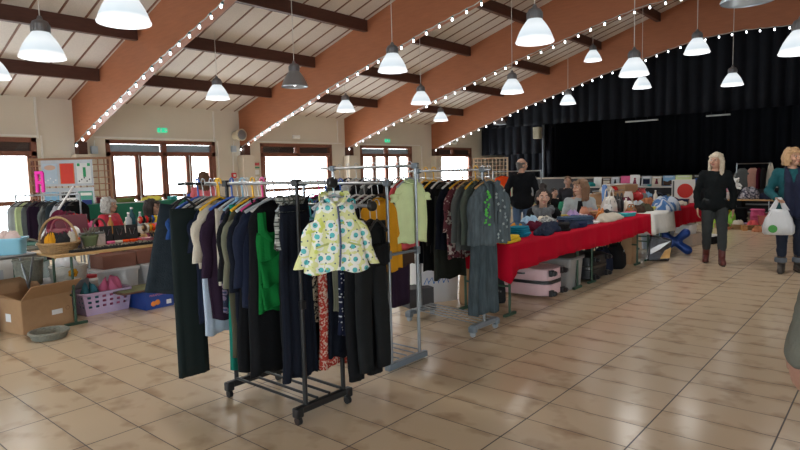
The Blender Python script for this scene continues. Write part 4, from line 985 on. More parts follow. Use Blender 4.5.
# seated women behind the red table
def grey_scarf(b_, J, s, hp):
    sm = M('grey_scarf', (.10, .11, .12), rough=.95, var=.45, scale=25, bump=.5, bscale=50)
    q = MB(); c = J['neck']
    for k in range(12):
        a = 2 * pi * k / 12; b2 = 2 * pi * (k + 1) / 12; q.cap(c + V((.11 * sin(a), -.02 - .12 * cos(a), -.02 - .02 * cos(a))), c + V((.11 * sin(b2), -.02 - .12 * cos(b2), -.02 - .02 * cos(b2))), .05, .05)
    q.cap(c + V((.03, -.15, -.05)), c + V((.05, -.19, -.34)), .07, .09); q.cap(c + V((-.06, -.14, -.05)), c + V((-.07, -.17, -.26)), .06, .07)
    q.build('scarf', sm, b_, mods=REM(.012, 4) + (wrinkle(.035, .04),))
person('seated woman with dark bun and grey scarf looking down behind the red table', (7.50, 3.80, 0), RAD(-62), h=1.66, seated=.46, lean=.12, top=CL('black'), bottom=M('dark_blue_jeans2', (.012, .018, .04)), shoes=black_pl, hair='bun', hair_mat=hair_dark, sk=(.45, .27, .20), head_turn=RAD(8), extra=grey_scarf)
chair(7.51, 3.82, RAD(-62), 'black folding chair under the woman with the grey scarf')
person('woman with brown bob and pale grey cardigan seated behind the red table, head turned', (8.72, 3.80, 0), RAD(-64), h=1.74, seated=.50, top=M('pale_grey_cardigan', (.30, .34, .35), rough=.95, var=.2, bump=.4, bscale=90), bottom=CL('black'), shoes=black_pl, hair='bob', hair_mat=hair_lb, sk=(.46, .28, .20), head_turn=RAD(-52), open_front=CL('black'), bulk=.97)
chair(8.74, 3.82, RAD(-64), 'black folding chair under the woman in the pale grey cardigan', .5)
# left sellers
person('white-haired woman in red padded jacket seated behind the jewellery table', (4.02, 9.48, 0), RAD(32), h=1.64, seated=.47, top=M('red_padded_jacket', (.52, .02, .05), rough=.6, var=.15, bump=.3, bscale=18), bottom=CL('black'), shoes=black_pl, hair='cap_of_curls', hair_mat=hair_grey, sk=(.5, .31, .23), head_turn=RAD(14), bulk=1.1)
chair(4.05, 9.45, RAD(32), 'black folding chair under the woman in red')
def glasses(b_, J, s, hp):
    q = MB()
    for sx in (-1, 1):
        q.tube([hp(sx * .034 + .022 * cos(a), -.100, .012 + .018 * sin(a)) for a in [2 * pi * k / 14 for k in range(14)]], .0028, 6, closed=True); q.tube([hp(sx * .056, -.1, .016), hp(sx * .083, .0, .014)], .0025, 6)
    q.tube([hp(-.012, -.102, .014), hp(.012, -.102, .014)], .0025, 6); q.build('glasses', M('glasses_frame', (.02, .012, .01), rough=.3), b_)
person('dark-haired woman in white top with glasses, hand to her cheek, seated by the black rack', (4.12, 8.36, 0), RAD(32), h=1.62, seated=.47, lean=.1, top=M('off_white_knit', (.55, .53, .50), rough=.95, var=.1, bump=.3), bottom=CL('black'), shoes=black_pl, hair='bob', hair_mat=hair_dark, sk=(.46, .28, .2), head_turn=RAD(8), extra=glasses,
       pose=dict(elL=(.2, -.24, .72), wrL=(.12, -.20, .95), tipL=(.09, -.16, 1.12)))
chair(4.12, 8.38, RAD(32), 'black folding chair under the woman in the white top')
person('woman with long brown hair standing behind the hangers, back turned, coral top', (5.35, 8.9, 0), RAD(150), h=1.56, top=M('coral_top', (.62, .14, .16), rough=.9), bottom=CL('navy'), shoes=black_pl, hair='long', hair_mat=hair_brown)
# far pair
person('man with short brown hair and pink-sleeved dark shirt beyond the green cloth', (13.3, 6.1, 0), RAD(-66), h=1.66, seated=.52, top=M('dark_shirt', (.02, .02, .028)), bottom=CL('navy'), shoes=black_pl, hair='short', hair_mat=hair_lb, sk=(.48, .28, .21))
chair(13.33, 6.13, RAD(-60), 'black folding chair under the man beyond the green cloth', .5)
person('dark-haired child in black top beside the man beyond the green cloth', (12.5, 6.05, 0), RAD(-30), h=1.35, seated=.5, top=CL('black'), bottom=CL('navy'), shoes=black_pl, hair='short', hair_mat=hair_dark, sk=(.42, .25, .18))
chair(12.5, 6.08, RAD(-30), 'black folding chair under the dark-haired child', .48)
# passer-by leaving at the right edge: only the sleeve and hand are in view
person('passer-by at the right edge, only an olive-grey sleeve and a hanging hand showing', (2.525, -.01, 0), RAD(130), h=1.74,
       pose=dict(shL=(.19, .0, 1.40), elL=(.255, .03, 1.10), wrL=(.305, -.01, .845), tipL=(.305, -.03, .70)), top=M('olive_grey_sleeve', (.115, .112, .092), rough=.95, var=.15, bump=.3, bscale=120), bottom=CL('navy'), shoes=black_pl, hair='short', hair_mat=hair_brown, sk=(.36, .19, .14), bulk=1.12, sleeve_to=1.10)
# ------------------------------------------------------------------ market goods
def RZ(a): return Matrix.Rotation(a, 4, 'Z')
def table(x0, x1, y0, y1, z, topm, legm, label, foot=True, thick=.03, inset=.2, cat='table'):
    t = tag(empty('trestle_table', ((x0 + x1) / 2, (y0 + y1) / 2, 0)), label, cat)
    w, d = x1 - x0, y1 - y0
    q = MB(); q.box((0, 0, z - thick / 2), (w, d, thick)); q.build('tabletop', topm, t, bevel=.005)
    for s in (-1, 1):
        q = MB(); x = s * (w / 2 - inset)
        for e in (-1, 1): q.tube([(x, e * (d / 2 - .08), z - thick), (x, e * (d / 2 - .08), .02)], .014, 8)
        q.tube([(x, -d / 2 + .08, .3), (x, d / 2 - .08, .3)], .011, 8)
        if foot:
            for e in (-1, 1): q.box((x, e * (d / 2 - .08), .014), (.22, .03, .026))
        q.build('leg', legm, t)
    return t
def tablecloth(x0, x1, y0, y1, z, drop, mat, label, seed=1, tip=0):
    r = random.Random(seed); q = MB()
    per = []
    n1, n2 = int((x1 - x0) / .06), int((y1 - y0) / .06)
    for k in range(n1): per.append((x0 + (x1 - x0) * k / n1, y0, 0, -1))
    for k in range(n2): per.append((x1, y0 + (y1 - y0) * k / n2, 1, 0))
    for k in range(n1): per.append((x1 - (x1 - x0) * k / n1, y1, 0, 1))
    for k in range(n2): per.append((x0, y1 - (y1 - y0) * k / n2, -1, 0))
    cxm, cym = (x0 + x1) / 2, (y0 + y1) / 2; ph = r.uniform(0, 6)
    rings = [[((x - cxm), (y - cym), z + .004) for x, y, nx, ny in per]]
    for v in (.12, .4, .7, 1):
        rg = []
        for x, y, nx, ny in per:
            s = x * 1.0 + y * 1.3
            a = .006 + v * (.016 * (1 + sin(s * 13 + ph)) + .01 * sin(s * 29 + 2 * ph))
            dc = min(abs(x - x0), abs(x - x1)) + min(abs(y - y0), abs(y - y1)); cor = max(0, 1 - dc / .16)
            cxs, cys = (1 if x > cxm else -1), (1 if y > cym else -1)
            dz = drop * (1 + .06 * sin(s * 2.2 + ph)) + cor * tip
            rg.append((x - cxm + nx * a + cor * cxs * .02 * v, y - cym + ny * a + cor * cys * .02 * v, z + .004 - dz * v))
        rings.append(rg)
    q.rings(rings, True, False)
    return tag(q.build('tablecloth', mat, loc=(cxm, cym, 0), smooth='all', mods=(('SOLIDIFY', dict(thickness=.003)),)), label, 'tablecloth')
def folded(x, y, z, w, d, h, mat, label, rz=0, name='folded_garment', cat='folded clothes'):
    r = random.Random(sum(map(ord, label))); q = MB(); n = max(2, int(h / .022))
    for k in range(n):
        zz = (k + .5) * h / n; ww, dd = w * r.uniform(.9, 1), d * r.uniform(.88, 1); ox, oy = r.uniform(-.012, .012), r.uniform(-.012, .012)
        rg = []
        for zf, sc in ((-.5, .93), (-.25, 1), (.25, 1), (.5, .93)):
            rg.append([(ox + se(2 * pi * j / 36, 4)[0] * ww / 2 * sc, oy + se(2 * pi * j / 36, 4)[1] * dd / 2 * sc, max(0, zz + zf * h / n + .006 * sin(3 * j + k * 2 + r.random()) * (.5 if zf > 0 else .2))) for j in range(36)])
        q.rings(rg)
    return tag(q.build(name, mat, loc=(x, y, z), rz=rz, smooth='all'), label, cat)
def heap(x, y, z, w, d, h, mat, label, rz=0, name='crumpled_garment', cat='clothes', rough=1.0):
    r = random.Random(sum(map(ord, label))); p = [r.uniform(0, 6.3) for _ in range(8)]; q = MB(); rg = []
    N = 44
    for i in range(9):
        u = i / 9; a = u * pi / 2
        row = []
        for k in range(N):
            t = 2 * pi * k / N
            rr = cos(a) ** .7 * (1 + rough * (.10 * sin(3 * t + p[0]) + .07 * sin(5 * t + p[1] + 3 * u) + .05 * sin(9 * t + p[2] + 7 * u)))
            zz = h * sin(a) * (1 + rough * .22 * sin(4 * t + p[3] + 2 * u)) + (.016 * rough * sin(7 * t + 11 * u + p[4]) if i else 0)
            row.append((w / 2 * rr * cos(t), d / 2 * rr * sin(t), max(zz, 0)))
        rg.append(row)
    q.rings(rg)
    return tag(q.build(name, mat, loc=(x, y, z), rz=rz, smooth='all'), label, cat)
def book(x, y, z, w, h, th, mat, label, rz=0, lean=.12, pic=None, lines=None):
    """upright book whose front cover faces local -y"""
    t = tag(empty('book', (x, y, z), rz), label, 'book'); t.rotation_euler[0] = -lean
    q = MB(); q.box((0, -th / 2 + .0015, h / 2), (w, .003, h)); q.box((0, th / 2 - .0015, h / 2), (w, .003, h)); q.box((-w / 2 + .002, 0, h / 2), (.004, th, h)); q.build('cover', mat, t, smooth=False)
    q = MB(); q.box((.003, 0, h / 2), (w - .012, th - .006, h - .012)); q.build('pages', paper, t, smooth=False)
    if pic:
        q = MB()
        if pic[0] == 'disc': q.cyl((0, -th / 2, h * .5), (0, -th / 2 - .002, h * .5), w * .3, w * .3, 24)
        elif pic[0] == 'hill': q.prism([(-w * .48, h * .03), (w * .48, h * .03), (w * .48, h * .4), (w * .15, h * .58), (-w * .1, h * .42), (-w * .48, h * .52)], 'y', -th / 2 - .002, -th / 2)
        elif pic[0] == 'figure': q.ell((0, -th / 2, h * .66), (w * .12, .002, h * .08)); q.prism([(-w * .2, h * .2), (w * .2, h * .2), (w * .1, h * .58), (-w * .1, h * .58)], 'y', -th / 2 - .002, -th / 2)
        else: q.box((0, -th / 2 - .001, h * .45), (w * .7, .002, h * .5))
        q.build('cover_picture', pic[1], t, smooth=False)
        q = MB(); q.box((0, -th / 2 - .001, h * .88), (w * .72, .002, h * .07)); q.build('title_band', pic[2] if len(pic) > 2 else paper, t, smooth=False)
    return t
def carton(x, y, z, w, d, h, mat, label, rz=0, lid=True, flaps=(), name='cardboard_box', cat='box', wall=.008):
    t = tag(empty(name, (x, y, z), rz), label, cat)
    q = MB()
    q.box((0, -d / 2, h / 2), (w, wall, h)); q.box((0, d / 2, h / 2), (w, wall, h)); q.box((-w / 2, 0, h / 2), (wall, d, h)); q.box((w / 2, 0, h / 2), (wall, d, h)); q.box((0, 0, wall), (w, d, wall)); q.build('sides', mat, t, smooth=False)
    if lid: q = MB(); q.box((0, 0, h + .004), (w + .006, d + .006, .012)); q.build('lid', lid if not isinstance(lid, bool) else mat, t, smooth=False, bevel=.002)
    for side, ang, ln in flaps:
        q = MB()
        if side in 'fb':
            s = -1 if side == 'f' else 1; q.box((0, s * ln / 2, 0), (w, ln, .006)); o = q.build('flap', mat, t, smooth=False); o.location = (0, s * d / 2, h); o.rotation_euler[0] = -s * ang * -1
        else:
            s = -1 if side == 'l' else 1; q.box((s * ln / 2, 0, 0), (ln, d, .006)); o = q.build('flap', mat, t, smooth=False); o.location = (s * w / 2, 0, h); o.rotation_euler[1] = s * ang * -1
    return t
def basket(x, y, z, r, h, mat, label, handle=0, rt=None, name='basket', oval=1.0, rz=0):
    t = tag(empty(name, (x, y, z), rz), label, 'basket'); rt = rt or r * 1.15; q = MB()
    n = 10; pr = [(r + (rt - r) * (k / n) ** .8 + .006 * (k % 2), h * k / n) for k in range(n + 1)]
    rg = [[(a * oval * cos(2 * pi * j / 36) * (1 + .012 * (-1) ** j), a * sin(2 * pi * j / 36) * (1 + .012 * (-1) ** j), zz) for j in range(36)] for a, zz in [(.01, 0)] + pr + [(pr[-1][0] - .018, h - .005), (r - .012, .02), (.01, .018)]]
    q.rings(rg, True, True); q.build('body', mat, t)
    q = MB(); q.tube([(rt * oval * cos(2 * pi * j / 30), rt * sin(2 * pi * j / 30), h) for j in range(30)], .013, 8, closed=True); q.build('rim', mat, t)
    if handle:
        q = MB(); q.tube([(rt * oval * cos(pi * k / 16), 0, h + handle * sin(pi * k / 16)) for k in range(17)], .012, 8); q.build('handle', mat, t)
    return t
def pot(name, cat, x, y, z, prof, mat, label, parts=(), rz=0):
    t = tag(empty(name, (x, y, z), rz), label, cat); q = MB(); q.lathe(prof + [(max(.004, r - .005), max(zz, .008)) for r, zz in prof[::-1]], 24); q.build('body', mat, t)
    for pn, pm, f in parts:
        q = MB(); f(q); q.build(pn, pm, t)
    return t
def cup(x, y, z, mat, label, s=1.0, group=None):
    t = pot('mug', 'mug', x, y, z, [(.028 * s, 0), (.034 * s, .01 * s), (.04 * s, .09 * s)], mat, label, [('handle', mat, lambda q: q.tube([(.036 * s, 0, .075 * s), (.062 * s, 0, .07 * s), (.064 * s, 0, .035 * s), (.034 * s, 0, .02 * s)], .006 * s, 8))], rz=rnd.uniform(-1, 1))
    if group: t['group'] = group
    return t
def bottle(x, y, z, mat, label, h=.26, r=.035, capm=None, name='bottle'):
    return pot(name, 'bottle', x, y, z, [(r, 0), (r, h * .6), (r * .85, h * .7), (r * .38, h * .8), (r * .36, h * .95)], mat, label, [('cap', capm or white_pl, lambda q: q.cyl((0, 0, h * .94), (0, 0, h), r * .42, r * .42, 14))])
def handbag(x, y, z, w, d, h, mat, label, rz=0, name='handbag', hm=None):
    t = tag(empty(name, (x, y, z), rz), label, 'bag'); q = MB()
    rg = [[(se(2 * pi * j / 32, 3.2)[0] * w / 2 * s, se(2 * pi * j / 32, 3.2)[1] * d / 2 * s2, zz * h) for j in range(32)] for zz, s, s2 in ((0, .92, .9), (.08, 1, 1), (.5, .97, .95), (.85, .86, .6), (1, .82, .35))]
    q.rings(rg); q.build('body', mat, t, smooth='all', mods=(wrinkle(.015, .05),))
    for s in (-1, 1):
        q = MB(); q.tube([(w * .25 * cos(a), s * d * .18, h * .96 + h * .5 * sin(a)) for a in [pi * k / 12 for k in range(13)]], .009, 8); q.build('handle', hm or mat, t)
    q = MB(); q.box((0, -d * .42, h * .72), (.04, .012, .03)); q.build('clasp', chrome, t, bevel=.003)
    return t
def shoe(x, y, z, mat, label, rz=0, group=None):
    t = tag(empty('shoe', (x, y, z), rz), label, 'shoe', group); q = MB(); q.cap((0, .08, .05), (0, -.09, .032), .038, .034); q.cap((0, .09, .05), (0, .085, .075), .035, .036); q.build('upper', mat, t, mods=REM(.008, 4)); q = MB(); q.prism([(-.035, .115), (-.04, -.05), (-.02, -.125), (.02, -.125), (.042, -.05), (.035, .115)], 'z', 0, .016); q.build('sole', M('shoe_sole', (.03, .025, .02)), t, bevel=.003)
def plush(x, y, z, s, mat, label, rz=0):
    t = tag(empty('soft_toy', (x, y, z), rz), label, 'toy'); q = MB(); q.ell((0, 0, .09 * s), (.08 * s, .07 * s, .09 * s)); q.ell((0, -.01 * s, .21 * s), (.065 * s, .06 * s, .06 * s))
    for sx in (-1, 1): q.ell((sx * .05 * s, 0, .265 * s), (.022 * s,) * 3); q.cap((sx * .06 * s, -.03 * s, .13 * s), (sx * .10 * s, -.06 * s, .08 * s), .025 * s, .025 * s); q.cap((sx * .045 * s, -.05 * s, .035 * s), (sx * .07 * s, -.12 * s, .03 * s), .032 * s, .032 * s)
    q.build('body', mat, t, mods=REM(.008, 3)); q = MB(); q.ell((0, -.062 * s, .2 * s), (.024 * s, .022 * s, .02 * s)); q.build('muzzle', CL('cream'), t)
    for sx in (-1, 1):
        q = MB(); q.ell((sx * .026 * s, -.06 * s, .228 * s), (.008 * s,) * 3, 8, 5); q.build('eye', black_pl, t)
def frame(x, y, z, w, h, fm, pm, label, rz=0, lean=.2):
    t = tag(empty('picture_frame', (x, y, z), rz), label, 'picture'); t.rotation_euler[0] = -lean
    q = MB()
    for s in (-1, 1): q.box((s * (w / 2 - .015), 0, h / 2), (.03, .025, h)); q.box((0, 0, h / 2 + s * (h / 2 - .015)), (w, .025, .03))
    q.build('moulding', fm, t, bevel=.004); q = MB(); q.box((0, .004, h / 2), (w - .05, .008, h - .05)); q.build('picture', pm, t, smooth=False)
def bin_(x, y, z, w, d, h, mat, lidm, label, rz=0, name='storage_bin'):
    t = tag(empty(name, (x, y, z), rz), label, 'storage box'); q = MB()
    def rg(ww, dd, zz): return [(se(2 * pi * j / 40, 7)[0] * ww / 2, se(2 * pi * j / 40, 7)[1] * dd / 2, zz) for j in range(40)]
    q.rings([rg(w * .9, d * .88, 0), rg(w, d, h), rg(w + .03, d + .03, h), rg(w + .03, d + .03, h - .02), rg(w * .89 + .01, d * .87 + .01, .02)][:4] + [rg(w - .008, d - .008, h), rg(w * .89, d * .87, .008)], True, True); q.build('tub', mat, t)
    if lidm: q = MB(); q.rings([rg(w + .035, d + .035, h), rg(w + .035, d + .035, h + .018), rg(w - .04, d - .04, h + .026)]); q.build('lid', lidm, t)
    return t
P4 = lambda *c: plastic(c, rough=.4)

# --- the red-clothed tables running into the distance
Zt = .75
table(4.98, 7.02, 2.92, 3.62, Zt, wood_light, green_metal, 'folding table under the near end of the red cloth')
table(7.06, 9.16, 2.92, 3.62, Zt, wood_light, green_metal, 'folding table under the red cloth behind the black suitcase')
table(9.24, 10.28, 2.92, 3.62, Zt, wood_light, green_metal, 'folding table under the white cloth')
table(10.34, 12.40, 2.92, 3.62, Zt, wood_light, green_metal, 'folding table under the far red cloth')
tablecloth(4.95, 9.20, 2.89, 3.65, Zt, .26, red_cloth, 'long red cloth over the near two tables, its corner hanging lower', 3, tip=.10)
tablecloth(10.31, 12.43, 2.885, 3.65, Zt, .33, red_cloth, 'second red cloth, on the table beyond the white cloth', 5)
tablecloth(9.22, 10.30, 2.865, 3.65, Zt, .33, CL('white'), 'creased white cloth hanging between the two red ones', 7)
z = Zt + .008
F = [(5.16, 3.02, .38, .20, .06, 'yellow', 'yellow folded knitwear at the near corner of the red table', .1), (5.40, 3.22, .20, .16, .06, None, 'neon green folded top beside the teal one', .3), (5.66, 3.14, .22, .20, .11, None, 'teal blue stack of folded tops on the red table', .1), (5.12, 3.26, .18, .16, .07, 'cream', 'cream folded top behind the yellow knitwear', 0), (5.14, 3.46, .2, .2, .09, 'black', 'black folded top behind the cream one', .2), (5.62, 3.42, .34, .2, .07, None, 'pale pink folded garment behind the teal stack', .05), (5.98, 3.02, .40, .2, .07, 'navy', 'navy folded jeans right of the teal stack', .2), (6.30, 3.10, .42, .24, .09, 'ink', 'dark folded trousers on the front edge, third pile from the teal stack', .15), (6.1, 3.44, .55, .24, .08, None, 'faded light denim folded behind the navy jeans', .12), (6.28, 3.30, .34, .18, .09, 'wine', 'wine red folded top in the middle of the jeans piles', -.3), (6.68, 3.34, .4, .24, .1, 'grey', 'grey striped folded tops left of the blue jeans', .2), (6.72, 3.06, .32, .2, .07, 'navy', 'navy folded shorts beside the blue jeans', -.2)]
denim_dk = M('dark_blue_denim', (.022, .030, .055), rough=.9, var=.4, scale=20, bump=.3, bscale=120, spec=.1)
neon = cloth((.10, .62, .06), 'neon_green_cloth'); tealc = cloth((.01, .19, .30), 'teal_blue_cloth'); pinkp = cloth((.56, .38, .38), 'pale_pink_cloth')
stripe = printed('grey_stripe', (.20, .21, .21), [('vline', (.4, .41, .4), 22, .4)])
for (x, y, w_, d_, h_, c, l, rz), sp_ in zip(F, [None, neon, tealc, None, None, pinkp, None, None, denim_b, None, stripe, None]):
    (heap if c in ('navy', 'ink', 'grey', 'wine') or sp_ is denim_b else folded)(x, y, z, w_, d_, h_, sp_ or (denim_dk if c in ('navy', 'ink') else CL(c)), l, rz)
folded(7.12, 3.16, z, .50, .22, .11, M('jeans_blue_fold', (.04, .075, .135), rough=.9, var=.35, scale=14, bump=.3), 'blue jeans folded askew on the red table', -.5)
heap(6.55, 3.50, z, .34, .22, .12, cloth((.28, .42, .55), 'washed_blue_cloth'), 'washed blue crumpled shirt in front of the grey scarf')
t = tag(empty('paperback', (7.45, 3.06, z), .2), 'white paperback lying flat right of the blue jeans', 'book'); q = MB(); q.box((0, 0, .0165), (.2, .14, .003)); q.box((0, 0, .0015), (.2, .14, .003)); q.build('cover', paper, t, smooth=False); q = MB(); q.box((.003, 0, .009), (.19, .132, .012)); q.build('pages', CL('cream'), t, smooth=False)
t = tag(empty('paperback', (7.62, 3.2, z), -.3), 'grey-covered paperback lying flat behind the white one', 'book'); q = MB(); q.box((0, 0, .0265), (.2, .15, .003)); q.box((0, 0, .0015), (.2, .15, .003)); q.build('cover', CL('grey'), t, smooth=False); q = MB(); q.box((.003, 0, .014), (.19, .142, .022)); q.build('pages', paper, t, smooth=False)
heap(7.95, 3.04, z, .85, .26, .075, CL('cream'), 'off-white lace cloth spread along the red table edge', .05)
heap(7.72, 3.34, z, .3, .22, .07, cloth((.6, .45, .45), 'blush_cloth'), 'blush pink crumpled cloth behind the lace')
pot('clay_pot', 'pot', 8.18, 3.50, z, [(.035, 0), (.06, .03), (.066, .07), (.055, .11), (.035, .14), (.04, .155)], M('salmon_clay', (.52, .24, .15), rough=.6), 'round salmon clay pot at the back of the red table')
pot('clay_pot', 'pot', 8.48, 3.55, z, [(.035, 0), (.055, .03), (.06, .07), (.045, .11), (.048, .12)], M('pale_clay', (.5, .33, .26), rough=.6), 'smaller pale clay pot beside the salmon one')
handbag(8.1, 3.22, z, .24, .12, .10, P4(.62, .2, .02), 'small orange bag below the clay pot', .2)
shoe(8.42, 3.20, z, black_pl, 'black shoe lying left of its mate on the red table', .9); shoe(8.55, 3.22, z, black_pl, 'black shoe right of its mate, nearer the white handbag', .7)
handbag(8.98, 3.44, z, .52, .20, .26, M('white_leather', (.6, .58, .53), rough=.5), 'large off-white handbag standing on the red table', .15)
handbag(8.72, 3.36, z, .26, .14, .16, M('white_leather2', (.66, .66, .64), rough=.45), 'small white handbag in front of the large off-white one', .1)
folded(8.78, 3.06, z, .28, .18, .05, CL('pink'), 'bright pink folded cloth near the front of the red table', .1)
handbag(9.02, 3.12, z, .22, .12, .10, M('tan_leather', (.30, .12, .04), rough=.45), 'tan leather pouch beside the bright pink cloth', -.2)
handbag(9.42, 3.44, z, .34, .16, .2, black_pl, 'black handbag behind the brown boots on the white cloth', .2)
for k, (x, y, c, l, w_, h_) in enumerate(((9.42, 3.14, 'brown', 'brown leather wallet pile on the white cloth', .3, .09), (9.72, 3.14, 'olive', 'olive shoulder purse on the white cloth', .26, .1), (9.72, 3.46, 'white', 'white crumpled blouse on the white cloth', .4, .14), (10.05, 3.36, 'silver', 'silver-grey crumpled scarf on the white cloth', .4, .12), (10.12, 3.58, 'wine', 'wine crumpled cloth at the back of the white table', .3, .16))): heap(x, y, z, w_, .22, h_, CL(c), l)
bw = printed('blue_white_stripe', (.07, .16, .36), [('vline', (.45, .5, .58), 9, .4)])
heap(10.28, 3.00, Zt - .02, .55, .42, .2, bw, 'blue and white striped bundle draped over the joint of the cloths', .4)
for k, (x, y, c, l, w_, h_) in enumerate(((10.75, 3.1, 'navy', 'navy crumpled top on the far red cloth', .4, .07), (11.1, 3.3, 'sky', 'sky blue crumpled top on the far red cloth', .4, .10), (11.3, 3.04, 'cream', 'cream crumpled cloth near the edge of the far red cloth', .36, .06), (11.62, 3.25, 'wine', 'wine red scarf heap on the far red cloth', .4, .10), (12.25, 3.1, 'pink', 'pink crumpled top at the far end of the red cloth', .3, .09), (12.1, 3.45, 'khaki', 'khaki crumpled top behind the white boxed print', .3, .12))): heap(x, y, z, w_, .24, h_, CL(c), l)
t = tag(empty('boxed_print', (11.95, 3.16, z), RAD(-75)), 'white box standing upright with a large red disc on it', 'box'); q = MB(); q.box((0, 0, .22), (.40, .09, .44)); q.build('case', M('white_card', (.66, .66, .63), rough=.6), t, bevel=.004); q = MB(); q.cyl((.03, -.0455, .23), (.03, -.049, .23), .135, .135, 30); q.build('red_disc', M('print_red', (.55, .03, .02), rough=.6), t); q = MB(); q.box((-.17, -.0455, .22), (.03, .004, .40)); q.build('spine_pattern', CL('grey'), t, smooth=False)
handbag(11.55, 3.5, z, .36, .14, .14, M('navy_leather', (.02, .025, .05), rough=.45), 'navy clutch bag left of the white boxed print', -1.2)

# --- under the red tables
def suitcase(x, y, z, w, d, h, mat, label, rz=0):
    t = tag(empty('suitcase', (x, y, z), rz), label, 'suitcase')
    for zz in (.03 + (h - .05) * .25, .03 + (h - .05) * .75 + .02):
        q = MB(); hh = (h - .06) / 2
        q.rings([[(se(2 * pi * j / 40, 5)[0] * w / 2 * s, se(2 * pi * j / 40, 5)[1] * d / 2 * s, zz + k * hh / 2) for j in range(40)] for k, s in ((-1, .94), (-.8, 1), (.8, 1), (1, .94))]); q.build('shell', mat, t)
    q = MB(); q.rings([[(se(2 * pi * j / 40, 5)[0] * (w / 2 + .004), se(2 * pi * j / 40, 5)[1] * (d / 2 + .004), .04 + (h - .05) / 2 + k) for j in range(40)] for k in (-.018, .018)]); q.build('zip_band', black_pl, t)
    for sx in (-1, 1):
        for zz in (.07, h - .05):
            q = MB(); q.box((sx * w * .34, -d / 2 - .012, zz), (.07, .035, .07)); q.cyl((sx * w * .34 - .02, -d / 2 - .05, zz), (sx * w * .34 + .02, -d / 2 - .05, zz), .028, .028, 14); q.build('wheel', black_pl, t, bevel=.004)
    q = MB(); q.tube([(-w / 2, -.08, .04 + h * .7), (-w / 2 - .025, -.06, .04 + h * .7), (-w / 2 - .025, .06, .04 + h * .7), (-w / 2, .08, .04 + h * .7)], .01, 8); q.build('side_handle', black_pl, t)
    return t
suitcase(6.22, 3.36, 0, .42, .74, .35, M('pink_shell', (.62, .42, .45), rough=.35, var=.05), 'pale pink hard suitcase lying under the near red table')
bin_(6.83, 3.25, 0, .44, .5, .38, frosted('grey_clear', (.25, .25, .25), .85), M('grey_bin_lid', (.12, .12, .12)), 'grey plastic bin behind the pink suitcase')
suitcase(7.52, 3.22, 0, .60, .46, .34, M('black_shell', (.012, .012, .014), rough=.5), 'black suitcase under the red table behind the second table leg')
handbag(5.42, 3.66, 0, .26, .18, .50, M('kraft_paper', (.28, .16, .08), rough=.85), 'brown paper bag under the near end of the red cloth', .2, 'paper_bag')
t = handbag(5.58, 3.44, 0, .28, .13, .30, M('black_canvas', (.009, .009, .010), rough=.9), 'black canvas tote with a pale print, left of the pink suitcase', -.7, 'tote_bag'); q = MB(); [q.box((-.04 + .025 * k, -.078, .14 + .01 * (k % 2)), (.018, .004, .02)) for k in range(5)]; q.build('print', CL('grey'), t, smooth=False)
for k, (x, l, c) in enumerate(((8.08, 'navy bag slumped under the red table, left one', 'navy'), (8.60, 'black bag slumped under the red table, right of the navy one', 'black'))): handbag(x, 3.2, 0, .5, .3, .34, CL(c), l, .2, 'duffel_bag')
bin_(5.36, 4.12, 0, .55, .42, .50, frosted('white_clear', (.7, .72, .74), .9), white_pl, 'white plastic bin with blue scribbles behind the far foot of the denim coat rack', -.5)
t = tag(empty('sticker_sheet', (5.14, 3.915, .24), -.5), 'blue drawing stuck to the front of the white plastic bin', 'drawing'); q = MB(); [q.tube([(-.14 + .06 * k, -.002, .02 * (k % 2)), (-.10 + .06 * k, -.002, .07), (-.08 + .06 * k, -.002, .0)], .005, 6) for k in range(5)]; q.build('ink_line', M('blue_ink', (.06, .2, .5)), t)
carton(5.0, 4.08, 0, .30, .25, .2, M('dark_grey_card', (.06, .06, .065), rough=.8), 'small dark grey box left of the white plastic bin', -.4)
# foil bag and letter balloon
t = tag(empty('foil_bag', (9.50, 2.86, 0), RAD(-60)), 'shiny black and gold foil bag on the floor below the white cloth', 'bag'); foil = M('black_foil', (.035, .035, .04), rough=.18, metal=.7, var=.4, scale=7, bump=.5, bscale=9); q = MB(); q.prism([(-.17, 0), (.15, 0), (.19, .34), (-.13, .40)], 'y', -.07, .07); q.build('bag_body', foil, t, bevel=.02)
q = MB(); q.prism([(.01, .04), (.148, .05), (.172, .22), (.08, .17)], 'y', -.074, -.0705); q.build('gold_picture', M('gold_print', (.55, .32, .10), rough=.4, var=.5, scale=9), t, smooth=False); q = MB(); q.prism([(-.13, .19), (-.01, .26), (.165, .32), (.01, .19), (-.13, .11)], 'y', -.074, -.0705); q.build('silver_flash', M('silver_print', (.5, .5, .52), rough=.25, metal=.6), t, smooth=False)
q = MB()
for a, b_ in (((-.18, 0, .08), (.16, 0, .36)), ((-.17, 0, .33), (.19, 0, .08))): q.cap(a, (0, 0, .21), .075, .055); q.cap((0, 0, .21), b_, .055, .078)
tag(q.build('foil_balloon', M('blue_foil', (.012, .05, .24), rough=.28, metal=.3, var=.2), loc=(10.30, 2.84, 0), rz=RAD(-74), mods=REM(.016, 6)), 'blue foil balloon in the shape of the letter X beside the foil bag', 'balloon')
bin_(10.98, 3.32, 0, .66, .45, .42, frosted('bluish_clear', (.45, .52, .6), .6), frosted('milk_lid', (.5, .52, .54), .9), 'bluish see-through bin behind the blue foil balloon')
carton(9.1, 3.3, 0, .34, .4, .42, card, 'brown carton behind the foil bag', .1)
carton(11.75, 3.02, 0, .52, .4, .22, M('pale_card', (.50, .40, .33), rough=.85), 'low pale box holding a white crate behind the walking blonde woman', -.15, lid=False)
bin_(11.72, 3.04, .02, .34, .3, .36, white_pl, None, 'white crate standing in the low pale box', -.1)
carton(12.15, 2.75, 0, .4, .34, .14, CL('black'), 'flat black box right of the low pale box', -.2, lid=M('white_lid', (.6, .6, .58)))

